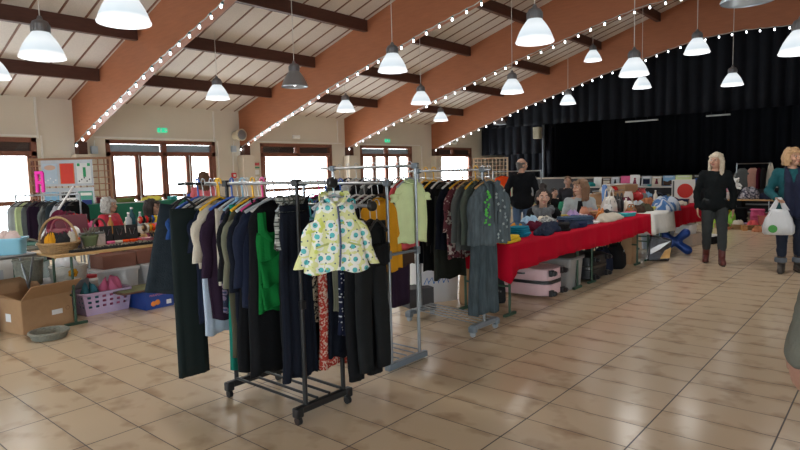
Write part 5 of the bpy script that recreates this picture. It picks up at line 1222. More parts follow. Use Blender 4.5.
# --- second row: sellers' tables further back
table(11.2, 13.9, 4.25, 4.9, .72, wood_light, steel, 'wooden table behind the woman in the pale grey cardigan, heaped with goods')
table(9.55, 11.9, 5.85, 6.5, .72, wood_light, steel, 'wooden table beyond the balding man')
table(12.2, 13.8, 5.25, 5.75, .72, wood_light, steel, 'table covered in green cloth before the seated man and child')
tablecloth(12.17, 13.83, 5.22, 5.78, .72, .18, cloth((.03, .20, .12), 'market_green_cloth'), 'green cloth on the far table before the seated child', 9)
Z2_ = .728
pot('bottle_vase', 'vase', 11.3, 4.42, Z2_, [(.05, 0), (.055, .3), (.05, .36), (.03, .40)], M('blue_glaze', (.10, .22, .5), rough=.2), 'tall blue vase left among the goods behind the handbags')
B = [('carton', 11.62, 4.6, .4, .3, .2, 'brown carton on the wooden table, left of the open suitcase'), ('carton', 12.9, 4.62, .6, .34, .34, 'larger brown carton on the wooden table behind the white jug')]
for _, x, y, w_, d_, h_, l in B: carton(x, y, Z2_, w_, d_, h_, card, l, -.1)
t = tag(empty('serving_tray', (11.7, 4.5, Z2_ + .22), 0), 'wire tray of goods raised on the brown carton', 'tray'); q = MB(); q.box((0, 0, .015), (.7, .36, .012)); q.build('tray_base', wood_light, t); q = MB(); q.tube([(.35 * sx, .18 * sy, .05) for sx, sy in ((-1, -1), (1, -1), (1, 1), (-1, 1))], .007, 6, closed=True); q.build('wire_rim', chrome, t)
heap(11.6, 4.5, Z2_ + .245, .44, .25, .09, CL('cream'), 'cream cloth lying in the raised wire tray'); heap(11.95, 4.5, Z2_ + .245, .2, .2, .08, CL('red'), 'red cloth at the end of the raised wire tray')
folded(12.3, 4.5, Z2_, .42, .3, .1, CL('wine'), 'wine red folded cloth on the wooden table', 0)
pot('jug', 'jug', 12.62, 4.42, Z2_, [(.08, 0), (.1, .06), (.09, .16), (.07, .2), (.08, .22)], ceramic_w, 'white stoneware jug beside the red teapot', [('handle', ceramic_w, lambda q: q.tube([(.08, 0, .19), (.14, 0, .17), (.14, 0, .09), (.09, 0, .06)], .012, 8))])
rg_ = plastic((.55, .03, .04), 'red_enamel', .25)
pot('teapot', 'teapot', 12.98, 4.36, Z2_, [(.07, 0), (.12, .05), (.13, .1), (.09, .17), (.03, .19), (.02, .22)], rg_, 'red enamel teapot on the wooden table', [('spout', rg_, lambda q: q.tube([(.1, 0, .07), (.17, 0, .11), (.2, 0, .18)], [.028, .02, .014], 10)), ('handle', rg_, lambda q: q.tube([(-.1, 0, .15), (-.18, 0, .14), (-.18, 0, .07), (-.11, 0, .05)], .012, 8))])
pot('lantern', 'lantern', 13.4, 4.4, Z2_, [(.10, 0), (.10, .02), (.07, .05), (.085, .16), (.06, .22), (.09, .25)], plastic((.6, .09, .10), 'coral_enamel', .3), 'coral red lantern right of the red teapot', [('handle', chrome, lambda q: q.tube([(.08 * cos(a), 0, .25 + .1 * sin(a)) for a in [pi * k / 10 for k in range(11)]], .006, 6))])
t = tag(empty('shelf_board', (12.7, 4.75, Z2_ + .36), 0), 'white shelf board laid on the larger carton', 'shelf'); q = MB(); q.box((0, 0, 0), (.9, .2, .02)); q.build('board', white_pl, t, bevel=.003)
for k, (x, c, l) in enumerate(((11.9, 'grey', 'grey cloth bundle in front of the brown carton'), (13.7, 'sky', 'pale blue bundle at the end of the wooden table'), (13.2, 'mustard', 'mustard bundle behind the red teapot'))): heap(x, 4.4 + .2 * (k == 2), Z2_, .32, .24, .13, CL(c), l)
# beyond the man: boxes, baskets, toys
basket(9.75, 6.0, Z2_, .12, .12, wicker, 'brown wicker basket at the end of the table beside the balding man')
carton(10.2, 6.1, Z2_, .34, .26, .18, P4(.5, .5, .48), 'pale box on the table beyond the balding man', .1)
for k, (x, c, l, h_) in enumerate(((10.9, 'cream', 'cream bundle on the table beyond the seated woman', .10), (11.25, 'mint', 'pale green bundle beside the picture frame', .09), (11.6, 'sky', 'sky blue bundle on the table beyond the seated woman', .12), (10.6, 'red', 'red bundle on the table beyond the balding man', .1))): heap(x, 6.05, Z2_, .3, .26, h_, CL(c), l)
frame(11.25, 6.25, Z2_ + .1, .36, .46, M('pale_green_frame', (.35, .45, .32), rough=.5), M('dark_red_picture', (.12, .03, .035)), 'pale green picture frame with dark red picture standing on the far table', RAD(-55))
for k, (x, c, l) in enumerate(((12.4, 'blue', 'bright blue bundle on the green cloth by the child'), (12.75, 'mint', 'light green bundle on the green cloth'), (13.15, 'white', 'white bundle on the green cloth'), (13.55, 'sky', 'sky blue bundle at the right end of the green cloth'))): heap(x, 5.48, .73, .32, .24, .11, CL(c), l)
carton(9.3, 6.1, 0, .5, .4, .42, M('taupe_card', (.26, .22, .2), rough=.85), 'taupe carton on the floor left of the balding man', .2)
carton(9.1, 5.6, 0, .42, .36, .3, P4(.42, .40, .38), 'grey crate on the floor in front of the taupe carton', .3)
# clothes rails further back
def rail(x, y, rz, L, z, label):
    t = tag(empty('clothes_rack', (x, y, 0), rz), label, 'clothes rack'); q = MB(); q.cyl((-L / 2, 0, z), (L / 2, 0, z), .012, .012, 12); q.build('rail', chrome, t)
    for s in (-1, 1):
        q = MB(); q.cyl((s * L / 2, 0, .03), (s * L / 2, 0, z + .02), .013, .013, 12); q.build('post', steel, t); q = MB(); q.box((s * L / 2, 0, .025), (.04, .5, .04)); q.build('foot_bar', steel, t, bevel=.006)
    def pt(u): return (x + (u - .5) * L * cos(rz), y + (u - .5) * L * sin(rz), z + .012)
    return pt
pt = rail(12.75, 7.15, RAD(-55), 1.15, 1.42, 'chrome clothes rail with an orange jacket beyond the balding man')
orange = cloth((.68, .07, .012), 'orange_cloth')
hanger(pt(.2), RAD(-55), HC['black'], 'black coat hanger holding the bright orange jacket'); garment('jacket', 'bright orange jacket facing forward on the far chrome rail', 'jacket', pt(.2), RAD(-55), orange, w=.42, L=.56, d=.08, sleeve=.4)
for k, (c, l) in enumerate((('red', 'crimson jacket right of the bright orange one'), ('black', 'black jacket on the far chrome rail, right of the crimson one'), ('white', 'white patterned blouse on the far chrome rail'), ('cream', 'cream blouse at the right end of the far chrome rail'), ('silver', 'silver-grey blouse between the cream and white ones'))):
    garment('jacket', l, 'jacket', pt(.42 + .11 * k), RAD(15), CL(c), w=.4, L=.5, d=.05, sleeve=.3)
pt = rail(10.25, 7.25, RAD(-52), 1.5, 1.33, 'clothes rail between the pale lattice screen and the balding man')
for k, (c, l) in enumerate((('grey', 'grey coat'), ('char', 'charcoal coat'), ('red', 'red coat'), ('black', 'black coat'), ('navy', 'navy coat'), ('white', 'white coat'), ('brown', 'brown coat'), ('ink', 'blue-black coat'))):
    garment('coat', l + ' on the rail in front of the pale lattice screen', 'coat', pt(.08 + .12 * k), RAD(35), CL(c), w=.4, L=.66, d=.06, sleeve=.36)
pt = rail(16.75, 2.82, RAD(-50), .82, 1.46, 'small clothes rail far right, between the two walking women')
for k, (c, l, u) in enumerate((('grey', 'grey jumper at the left of the small far rail', .16), ('pink', 'salmon dress with dark straps in the middle of the small far rail', .48), ('wine', 'wine dress on the small far rail', .66), ('char', 'charcoal dress on the small far rail', .8))):
    garment('dress', l, 'dress', pt(u), RAD(-50) if k < 2 else RAD(-10), cloth((.55, .30, .24), 'salmon_cloth') if k == 1 else CL(c), w=.30, L=.52, d=.05, sleeve=.25 if k == 0 else 0)
heap(17.02, 2.5, .72, .0 + .2, .2, .72, CL('cream'), 'cream scarf hanging in a roll at the right end of the small far rail', rough=.3)

# --- book table along the stage
table(18.75, 19.5, 2.3, 8.3, .82, M('pale_board', (.55, .52, .48), rough=.6), steel, 'long pale book table along the stage front', inset=.2)
BK = [(7.75, 'white', .26, .30, None, 'pale book at the left end of the stage display'), (7.45, 'brown', .3, .26, ('sq', CL('cream')), 'brown book beside the pale one on the stage display'), (7.16, 'silver', .26, .30, ('figure', CL('char')), 'silver book with dark figure on the stage display'), (6.83, 'pink', .30, .33, None, 'plain rose pink book on the stage display'), (6.53, 'white', .30, .36, ('figure', M('book_maroon', (.2, .02, .05))), 'white book with a maroon figure on the cover'), (6.17, 'silver', .30, .32, ('sq', CL('navy')), 'grey book with a dark square on the cover'), (5.86, 'cream', .28, .31, ('figure', CL('wine')), 'cream book with a wine figure on the cover'), (5.5, 'sky', .34, .32, ('hill', CL('brown')), 'sky blue landscape book on the stage display'), (5.08, 'mint', .46, .33, ('hill', CL('teal')), 'wide green landscape book on the stage display'), (4.66, 'olive', .30, .34, ('sq', CL('blue')), 'olive book with a blue square on the cover'), (4.32, 'blue', .36, .40, ('disc', cloth((.4, .28, .22), 'rose_ink')), 'taller blue book with a pale disc on the cover'), (4.0, 'red', .22, .32, None, 'plain red book right of the taller blue one'), (3.35, 'black', .4, .34, ('sq', CL('silver')), 'black and silver book far right on the stage display'), (2.9, 'green', .4, .36, ('sq', CL('white')), 'green book with a white square at the far right')]
for y, c, w_, h_, pic, l in BK: book(19.2, y, .822, w_, h_, .03, CL(c), l, RAD(-90), .1, pic)
plush(19.15, 3.7, .822, 1.2, CL('brown'), 'brown soft toy sitting among the books', RAD(-90))
for k, (y, c, l) in enumerate(((3.6, 'black', 'black bundle hanging below the right end of the book table'), (7.3, 'red', 'red bundle on the floor before the left end of the book table'))): carton(18.3, y, 0, .5, .6, .6, CL(c), l.replace('bundle hanging', 'crate standing').replace('red bundle', 'red crate'))
carton(18.2, 5.2, 0, .5, 1.5, .62, CL('black'), 'long black case on the floor before the book table')
carton(18.2, 6.5, 0, .5, .7, .62, card, 'brown carton on the floor before the book table')

# --- heap of goods at the far right
table(15.75, 16.35, 1.7, 3.5, .62, wood_light, steel, 'low table piled with goods between the two walking women')
H = [(15.95, 3.25, .4, .42, .3, printed('patchwork', (.4, .36, .34), [('blotch', (.1, .12, .3), 16, .55), ('blotch', (.4, .1, .1), 14, .62)]), 'patchwork bundle on the left of the low table'), (16.1, 2.8, .5, .44, .24, printed('flecked', (.35, .33, .36), [('blotch', (.05, .05, .08), 22, .52)]), 'flecked black and white bundle on the low table'), (16.1, 2.35, .5, .44, .18, CL('navy'), 'navy bundle on the right of the low table'), (15.98, 1.95, .4, .4, .14, CL('pink'), 'pink bundle at the right end of the low table')]
for x, y, w_, d_, h_, m_, l in H: heap(x, y, .622, w_, d_, h_, m_, l)
plush(16.0, 3.05, .85, 1.0, CL('white'), 'white and pink soft toy on top of the low table heap', RAD(-70))
for k, (y, c, l, h_) in enumerate(((3.2, 'yellow', 'yellow garments stacked at the front of the low table', .48), (2.85, 'black', 'black garments stacked right of the yellow ones', .45), (2.5, 'pink', 'dusky pink garments stacked at the front of the low table', .42), (2.15, 'coral', 'coral garments in a stack near the teal-clad woman', .36))):
    folded(15.5, y, .0, .34, .3, h_, CL(c), l, .05 * k)
bottle(15.35, 1.98, .0, frosted('blue_water', (.25, .5, .7), .7), 'large pale blue water bottle on the floor by the carrier bag', h=.62, r=.13)
bin_(15.3, 2.3, 0, .3, .3, .3, P4(.45, .12, .1), None, 'red bucket on the floor in front of the coral garments')
for k, (y, c, l) in enumerate(((3.12, 'mint', 'round basket of green-white goods on the floor, left one'), (2.78, 'cream', 'round basket of cream goods on the floor, middle one'), (2.5, 'coral', 'round basket of coral goods on the floor, right one'))):
    basket(14.95, y, 0, .13, .1, wicker, l); heap(14.95, y, .06, .24, .24, .12, CL(c), l.replace('round basket of', 'mound of').replace('on the floor', 'filling the floor basket'))
for k, (y, c) in enumerate(((3.3, 'lime green'), (2.95, 'apple green'))): heap(15.2, y + .02, .0, .26, .2, .3, cloth((.35 - .1 * k, .5, .08), 'lime%d' % k), c + ' bundle behind the round floor baskets')

# --- lattice screens
def lattice(x, y, rz, w, z0, z1, mat, label, step=.105):
    t = tag(empty('lattice_screen', (x, y, 0), rz), label, 'screen'); q = MB(); n = int(w / step)
    for k in range(n + 1): q.box((-w / 2 + w * k / n, 0, (z0 + z1) / 2), (.018, .012, z1 - z0))
    m_ = int((z1 - z0) / step)
    for k in range(m_ + 1): q.box((0, -.012, z0 + (z1 - z0) * k / m_), (w, .012, .018))
    q.build('lattice', mat, t, smooth=False); q = MB()
    for s in (-1, 1): q.box((s * w / 2, 0, (z1) / 2), (.04, .03, z1))
    q.box((0, 0, z1), (w + .04, .03, .04)); q.build('frame', mat, t, smooth=False)
    for s in (-1, 1):
        q = MB(); q.box((s * w / 2, 0, .015), (.06, .5, .03)); q.build('foot', mat, t)
    return t
brownlat = M('brown_lattice', (.26, .12, .06), rough=.6, var=.2)
lat = lattice(4.15, 11.25, RAD(-48), 1.42, .5, 1.86, brownlat, 'brown lattice display board hung with six posters by the left window')
lattice(13.0, 8.05, RAD(-49), .86, .3, 1.76, M('pale_lattice', (.52, .40, .27), rough=.6), 'pale wooden lattice screen in front of the black side curtain', .095)
# posters in two clear wallets
POS = [((.36, .45, .55), 'pale blue poster with a round sun, upper left on the lattice'), ((.60, .03, .012), 'plain orange-red poster, upper middle on the lattice'), ((.62, .64, .64), 'white poster with a green upright shape, upper right on the lattice'), ((.16, .36, .55), 'blue seaside poster, lower left on the lattice'), ((.60, .60, .58), 'black and white poster, lower middle on the lattice'), ((.06, .30, .22), 'green poster with an orange corner, lower right on the lattice')]
def onlat(lx, lz, dy=-.03):
    a = RAD(-48); return (4.15 + lx * cos(a) - dy * sin(a), 11.25 + lx * sin(a) + dy * cos(a), lz)
for k, zc in ((0, 1.61), (1, 1.12)):
    t = tag(empty('poster_wallet', onlat(-.04, zc, -.03), RAD(-48)), 'clear plastic wallet holding the %s row of posters' % ('upper', 'lower')[k], 'poster holder'); q = MB(); q.box((0, 0, 0), (.90, .006, .46)); q.build('wallet', M('clear_wallet', (.42, .45, .5), rough=.2, var=.1), t, smooth=False)
for k, (c, l) in enumerate(POS):
    lx = -.04 + (-.295 + .295 * (k % 3)); lz = 1.60 if k < 3 else 1.10
    t = tag(empty('poster', onlat(lx, lz, -.036), RAD(-48)), l, 'poster'); q = MB(); q.box((0, 0, 0), (.25, .003, .36)); q.build('sheet', M('poster_%d' % k, c, rough=.5, var=.12, scale=8), t, smooth=False)
    q = MB()
    if k == 0: q.ell((0, -.002, .11), (.10, .002, .045)); mm_ = M('poster_sun', (.52, .34, .26))
    elif k == 1: q.tube([(-.118, 0, -.172), (.118, 0, -.172), (.118, 0, .172), (-.118, 0, .172)], .008, 4, closed=True); mm_ = M('poster_orange', (.65, .22, .05))
    elif k == 2: q.box((.01, -.002, .02), (.05, .002, .17)); q.box((-.09, -.002, .15), (.05, .002, .05)); q.box((.09, -.002, .15), (.05, .002, .05)); mm_ = M('poster_green', (.02, .28, .11))
    elif k == 3: q.box((0, -.002, .13), (.2, .002, .05)); q.prism([(-.12, -.17), (.12, -.17), (.12, -.03), (0, .02), (-.12, -.06)], 'y', -.003, -.001); mm_ = M('poster_sky', (.45, .56, .62))
    elif k == 4: q.box((0, -.002, .12), (.25, .002, .1)); q.ell((-.05, -.002, -.02), (.035, .002, .06)); q.ell((.05, -.002, -.06), (.03, .002, .05)); mm_ = CL('black')
    else: q.box((0, -.002, .13), (.22, .002, .05)); q.ell((-.06, -.002, -.10), (.04, .002, .03)); q.ell((.05, -.002, -.11), (.05, .002, .03)); mm_ = CL('white')
    q.build('design', mm_, t, smooth=False)
    if k in (0, 2, 5):
        q = MB()
        for j in range(5): q.ell((-.09 + .045 * j, -.003, -.14 + .03 * ((j * 7) % 3)), (.012, .002, .014))
        q.build('small_figures', CL('char') if k == 2 else CL('orange') if k == 5 else CL('white'), t, smooth=False)
t = tag(empty('pink_letter', (3.42, 10.55, 1.30), RAD(-62)), 'bright pink cut-out letter standing above the far left clothes rail', 'letter'); pk = M('hot_pink', (.85, .02, .42), rough=.5); q = MB(); q.box((-.05, 0, .17), (.05, .03, .34)); q.box((.02, 0, .315), (.10, .03, .05)); q.box((.06, 0, .16), (.05, .03, .32)); q.box((.01, 0, .16), (.10, .03, .05)); q.build('letter_shape', pk, t, bevel=.004); q = MB(); q.cyl((0, .02, -1.3), (0, .02, .06), .008, .008, 8); q.build('stick', steel, t)

# --- far left clothes rail
pt = rail(3.32, 9.95, RAD(-49), .98, 1.27, 'grey clothes rail by the left window')
for k, (c, l) in enumerate((('silver', 'pale grey-green dress at the left end of the window rail'), ('mint', 'mint trousers second on the window rail'), ('grey', 'grey dress third on the window rail'), ('plum', 'mauve dress on the window rail beside the dark blazer'), ('char', 'charcoal blazer in the middle of the window rail'), ('grey', 'grey shirt right of the charcoal blazer'), ('slate', 'slate jumper on the window rail'), ('silver', 'pale grey cardigan toward the right of the window rail'), ('navy', 'navy blazer near the right end of the window rail'), ('black', 'black blouse at the right end of the window rail'))):
    hanger(pt(.06 + .098 * k), RAD(30), HC['black'], 'black coat hanger of the ' + short(l)); garment('dress', l, 'clothes', pt(.06 + .098 * k), RAD(-49) if k == 4 else RAD(10 + 5 * (k % 3)), CL(c), w=.38, L=.9 if k in (0, 1, 3) else .66, d=.07, sleeve=.4 if k in (4, 5, 7, 8) else 0)
t = tag(empty('leaning_pole', (2.95, 9.35, 0)), 'white pole leaning in front of the window rail', 'pole'); q = MB(); q.tube([(0, 0, .62), (.42, -.28, 1.40)], .014, 8); q.tube([(-.33, .22, 0), (0, 0, .62)], .014, 8); q.build('tube', white_pl, t)
carton(2.75, 9.75, 0, .75, .5, .30, M('dark_green_plastic', (.012, .07, .04), rough=.5), 'dark green crate under the window rail', -.6, lid=False, name='crate'); carton(2.75, 9.75, .30, .7, .46, .28, M('dark_green_plastic', (.012, .07, .04)), 'dark green crate stacked on top of the other by the window', -.6, lid=M('green_lid', (.05, .16, .13)), name='crate')
# --- green-covered table behind the seated women, with boxes
table(3.75, 6.4, 10.05, 10.6, .72, wood_light, steel, 'table under the long green cover by the windows')
for k, x in enumerate((4.1, 4.72, 5.35, 5.98)): carton(x, 10.32, .725, .58, .42, .34, M('cover_green', (.01, .17, .10), rough=.6), ['first', 'second', 'third', 'fourth'][k] + ' green crate from the left on the table by the windows', 0, name='crate', lid=M('pale_goods', (.5, .52, .5)) if k % 2 else True)

# --- the jewellery table in the left foreground and what stands on it
table(2.14, 3.95, 6.36, 7.02, .75, wood_light, green_metal, 'wooden jewellery table with green metal legs at left', inset=.18)
zt = .752
felt = M('black_felt', (.012, .012, .013), rough=.95, bump=.3)
t = tag(empty('display_tray', (2.78, 6.50, zt)), 'long black tray of small trinkets along the front of the jewellery table', 'tray'); q = MB(); q.box((0, 0, .012), (.95, .22, .024)); q.build('tray_base', felt, t, bevel=.004)
q = MB(); r_ = random.Random(3)
for k in range(150): q.ell((r_.uniform(-.45, .45), r_.uniform(-.09, .09), .028), (.009, .009, .006), 6, 4)
o = q.build('trinkets', M('trinket_metal', (.42, .38, .30), rough=.3, metal=.7, var=.6, scale=60), t); o['kind'] = 'stuff'
t = tag(empty('display_tray', (3.52, 6.52, zt)), 'black ring tray at the right of the jewellery table', 'tray'); q = MB(); q.box((0, 0, .03), (.5, .24, .06)); q.build('tray_base', felt, t, bevel=.004); q = MB()
for k in range(90): q.ell((r_.uniform(-.23, .23), r_.uniform(-.1, .1), .062), (.008, .008, .006), 6, 4)
o = q.build('rings', M('trinket_metal', (.42, .38, .30)), t); o['kind'] = 'stuff'
b_ = basket(2.27, 6.60, zt, .15, .10, wicker, 'round wicker basket with a tall hoop handle at the left end of the jewellery table', handle=.26, rt=.19, rz=RAD(-45))
for k, (dx, dy, c, l, s_) in enumerate(((-.05, .05, 'brown', 'brown scarf rolled in the hoop-handled basket', .17), (.06, .04, 'wine', 'wine red scarf rolled in the hoop-handled basket', .16), (.0, -.07, 'char', 'charcoal scarf at the front of the hoop-handled basket', .17), (-.09, -.06, 'mustard', 'mustard scarf in the hoop-handled basket', .11), (.1, -.06, 'cream', 'cream purse in the hoop-handled basket', .11))):
    heap(2.27 + dx, 6.60 + dy, zt + .06, s_, s_, .12, CL(c), l)
t = bin_(1.93, 6.98, .746, .30, .22, .17, plastic((.22, .52, .68), 'light_blue_plastic'), None, 'light blue plastic basin left of the hoop-handled basket', -.6, 'basin'); heap(1.93, 6.98, .866, .26, .2, .10, cloth((.6, .48, .46), 'pale_lace'), 'pale pink lace spilling from the light blue basin')
bottle(1.62, 6.86, .746, frosted('jar_glass', (.6, .65, .7), .5), 'clear jar in front of the light blue basin', .15, .05)
pot('flower_pot', 'pot', 2.60, 6.66, zt, [(.055, 0), (.085, .12), (.09, .12), (.09, .14)], M('sage_pot', (.15, .19, .09), rough=.6), 'sage green flower pot on the jewellery table', [('dried_stems', CL('khaki'), lambda q: [q.tube([(.03 * cos(k), .03 * sin(k), .1), (.07 * cos(k * 1.7), .07 * sin(k * 1.7), .22)], .004, 5) for k in range(9)])])
t = tag(empty('mannequin_head', (2.55, 6.93, zt)), 'white display head with orange-red scarf behind the flower pot', 'display head'); q = MB(); q.ell((0, 0, .15), (.06, .07, .085)); q.cap((0, 0, .02), (0, 0, .10), .05, .04); q.build('head_form', ceramic_w, t, mods=REM(.01, 4)); q = MB(); q.tube([(.075 * cos(a), .085 * sin(a) - .01, .07 + .03 * cos(a)) for a in [2 * pi * k / 16 for k in range(16)]], .035, 10, closed=True); q.build('scarf', cloth((.5, .10, .03), 'orange_red_cloth'), t)
t = tag(empty('necklace_stand', (2.98, 6.80, zt), RAD(-15)), 'black folding necklace stand in the middle of the jewellery table', 'display stand')
for k in (-1, 0, 1):
    q = MB(); q.box((k * .135, 0, .105), (.125, .012, .21), Matrix.Rotation(-.25, 4, 'X')); q.build('panel', felt, t, bevel=.003); q = MB(); q.tube([(k * .135 - .03, -.018, .17), (k * .135 - .005, -.0, .07), (k * .135 + .005, -.0, .07), (k * .135 + .03, -.018, .17)], .003, 5); q.build('necklace', chrome, t)
BC = [('wine', 'orange', 'black'), ('brown', 'cream', 'mustard')]
for row, (zz, yy) in enumerate(((.06, 6.72), (.16, 6.80), (.25, 6.88))):
    for half in range(2):
        x0 = 3.27 + half * .34
        t = tag(empty('bracelet_bar', (x0 + .13, yy, zt)), '%s bracelet bar on the %s of the jewellery rack' % (('lower', 'middle', 'upper')[row], ('left', 'right')[half]), 'bracelet stand')
        q = MB(); q.cyl((-.15, 0, zz), (.15, 0, zz), .022, .022, 12); q.cyl((0, 0, 0), (0, 0, zz), .012, .012, 8); q.box((0, 0, .008), (.12, .1, .016)); q.build('stand', wood_light, t)
        for k in range(8):
            c = [('wine', 'brown', 'orange', 'char', 'cream', 'pink', 'black', 'mustard'), ('red', 'yellow', 'red', 'char', 'silver', 'black', 'blue', 'cream')][1 if row == 2 and half == 0 else 0][(k * 3 + row + half) % 8]
            q = MB(); q.tube([(-.13 + k * .037, .034 * cos(a), zz - .006 + .034 * sin(a)) for a in [2 * pi * j / 14 for j in range(14)]], .0125, 6, closed=True); q.build('bracelet', CL(c), t)
for k in range(7):
    c = ('pink', 'cream', 'orange', 'orange', 'coral', 'cream', 'wine')[k]
    q = MB(); q.tube([(.036 * cos(a), .036 * sin(a), .014) for a in [2 * pi * j / 16 for j in range(16)]], .013, 6, closed=True); q.tube([(.034 * cos(a), .034 * sin(a), .04) for a in [2 * pi * j / 16 for j in range(16)]], .013, 6, closed=True)
    tag(q.build('bracelet', CL(c), loc=(2.82 + .085 * k, 6.66, zt)), '%s bangle pair, number %d from the left behind the trinket tray' % (('pink', 'cream', 'orange', 'deep orange', 'coral', 'ivory', 'wine')[k], k + 1), 'bracelet')
t = tag(empty('book_box', (2.68, 6.80, zt), -.2), 'pale decorated box behind the sage flower pot', 'box'); q = MB(); q.box((0, 0, .07), (.24, .14, .14)); q.build('case', M('pale_print_card', (.45, .40, .36), rough=.7, var=.5, scale=30), t, bevel=.004); q = MB(); q.box((0, 0, .147), (.246, .146, .014)); q.build('lid', CL('grey'), t, bevel=.003)
for k, (x, y, c, l, w_, h_) in enumerate(((2.40, 6.92, 'wine', 'wine red handbag left of the white display head', .3, .22), (2.82, 6.94, 'brown', 'russet handbag right of the white display head', .26, .2))): handbag(x, y, zt, w_, .13, h_, M('leather_' + c, PAL[c] if c == 'brown' else (.16, .015, .03), rough=.45), l, -.2)
# table behind: red heaps, cups
table(2.75, 4.0, 7.55, 8.15, .75, wood_light, steel, 'second table behind the jewellery table, with red bags and cups')
for k, (x, y, c, l, w_, h_) in enumerate(((2.9, 7.8, 'red', 'bright red bag heap on the second left table', .42, .26), (2.98, 7.68, 'pink', 'pink scarf heap on the second left table', .28, .18), (2.98, 8.0, 'plum', 'plum garment heap on the second left table', .36, .24), (2.85, 8.05, 'wine', 'wine red garment heap at the back of the second left table', .44, .30))): heap(x, y, .752, w_, .3, h_, CL(c), l)
t = tag(empty('board_game', (2.78, 7.62, .752), -.5), 'maroon flat case standing at the left of the second table', 'case'); q = MB(); q.box((0, 0, .17), (.34, .05, .30)); q.build('case', M('maroon_card', (.10, .015, .025), rough=.6), t, bevel=.004); q = MB(); q.tube([(-.05, 0, .32), (-.04, 0, .35), (.04, 0, .35), (.05, 0, .32)], .007, 6); q.build('handle', black_pl, t)
for k in range(6): cup(3.50 + .085 * k, 7.72 + .05 * (k % 2), .752, ceramic_w, 'plain white mug in the row on the second left table', 1.1, 'white mugs on the second left table')
for k, (x, l) in enumerate(((3.62, 'clear glass bottle behind the white mugs, left one'), (3.78, 'clear glass bottle behind the white mugs, right one'))): bottle(x, 7.95, .752, frosted('bottle_glass', (.55, .62, .66), .55), l, .28, .04)
bottle(3.72, 8.06, .752, plastic((.02, .10, .13), 'dark_teal_glass', .15), 'dark teal bottle behind the white mugs', .34, .045)

# --- on the floor under and before the jewellery table
cb = carton(2.03, 6.74, 0, .50, .52, .34, card, 'open cardboard box on the floor left of the green table leg', RAD(12), lid=False, flaps=(('f', RAD(38), .24), ('l', RAD(28), .26), ('b', RAD(40), .2)))
q = MB(); q.box((.09, -.263, .16), (.11, .003, .05)); q.build('address_label', paper, cb, smooth=False); q = MB(); q.box((-.253, -.02, .15), (.003, .09, .08)); q.build('side_label', paper, cb, smooth=False); q = MB(); q.tube([(.2 + .02 * cos(a), -.262, .18 + .02 * sin(a)) for a in [2 * pi * k / 14 for k in range(14)]], .003, 5, closed=True); q.build('printed_ring', M('card_ink', (.16, .09, .05)), cb)
basket(1.96, 6.12, 0, .135, .065, grey_wicker, 'flat round grey-green basket lying before the open cardboard box', rt=.165)
carton(2.25, 7.36, 0, .95, .5, .34, M('grey_crate', (.24, .24, .25), rough=.6), 'grey lidded crate behind the open cardboard box', .1, name='crate')
basket(2.17, 7.24, .354, .115, .28, grey_wicker, 'tall grey wicker basket on the grey crate', rt=.14)
basket(2.26, 7.50, .354, .11, .38, grey_wicker, 'taller dark grey wicker basket behind the first grey one', handle=.10, rt=.13)
wb = basket(2.56, 7.22, .354, .17, .16, white_wicker, 'low white woven basket with a mustard flower on its side', rt=.19)
q = MB()
for k in range(7): q.ell((-.02 + .032 * cos(k * .9), -.195, .10 + .032 * sin(k * .9)), (.022, .012, .022), 8, 6)
q.build('flower', CL('mustard'), wb)
heap(2.56, 7.32, .49, .24, .2, .12, M('white_poly', (.7, .72, .75), rough=.3), 'white plastic bag in the low white woven basket', name='plastic_bag', cat='bag')
for k, (x, y, z_, w_, d_, h_, m_, l, rz) in enumerate(((1.72, 7.75, 0, .5, .45, .50, P4(.35, .36, .38), 'pale grey box stack at the far left edge', .3), (1.98, 8.1, 0, .42, .4, .62, M('white_card2', (.58, .56, .53)), 'white carton behind the grey baskets', .1), (1.62, 7.05, 0, .3, .5, .26, CL('navy'), 'navy case at the left edge of the picture', .4))): carton(x, y, z_, w_, d_, h_, m_, l, rz)
folded(1.75, 7.55, .512, .46, .3, .05, CL('lblue'), 'pale blue striped cloth on the grey box stack', .5); heap(1.60, 7.0, .275, .34, .4, .18, cloth((.16, .17, .22), 'grey_mauve'), 'grey-mauve bundle on the navy case at the left edge')
t = tag(empty('folding_stand', (1.70, 6.98, 0), .15), 'grey folding stand with a thin top, left of the jewellery table', 'stand'); q = MB()
for s in (-1, 1): q.tube([(-.42, s * .17, .72), (.42, s * .17, .72)], .011, 8)
q.build('top_rail', steel, t); q = MB(); q.box((0, 0, .738), (.86, .38, .012)); q.build('top_panel', M('grey_panel', (.3, .31, .32), rough=.6), t)
for sx in (-1, 1):
    q = MB(); q.tube([(sx * .4, -.15, .72), (sx * .4, .15, 0)], .011, 8); q.tube([(sx * .4, .15, .72), (sx * .4, -.15, 0)], .011, 8); q.build('crossed_leg', steel, t)
# purple laundry basket with square holes
t = tag(empty('laundry_basket', (2.76, 6.88, 0), RAD(2)), 'lilac plastic laundry basket with square holes under the table', 'laundry basket'); lil = plastic((.50, .40, .60), 'lilac_plastic'); q = MB()
w_, d_, h_ = .54, .36, .24
def wallgrid(q, ax, sgn):
    W_ = w_ if ax == 'x' else d_; nx_, nz_ = (13, 9) if ax == 'x' else (9, 9)
    def p(u, v):
        f = .86 + .14 * v
        a = (u - .5) * W_ * f; b2 = sgn * (d_ if ax == 'x' else w_) / 2 * f
        return (a, b2, v * h_) if ax == 'x' else (b2, a, v * h_)
    for i in range(nx_):
        for j in range(nz_):
            if i % 2 == 1 and j in (3, 5, 7) and 0 < i < nx_ - 1: continue
            q.face([q.b.verts.new(V(p(i / nx_ if a == 0 else (i + 1) / nx_, j / nz_ if c == 0 else (j + 1) / nz_))) for a, c in ((0, 0), (1, 0), (1, 1), (0, 1))])
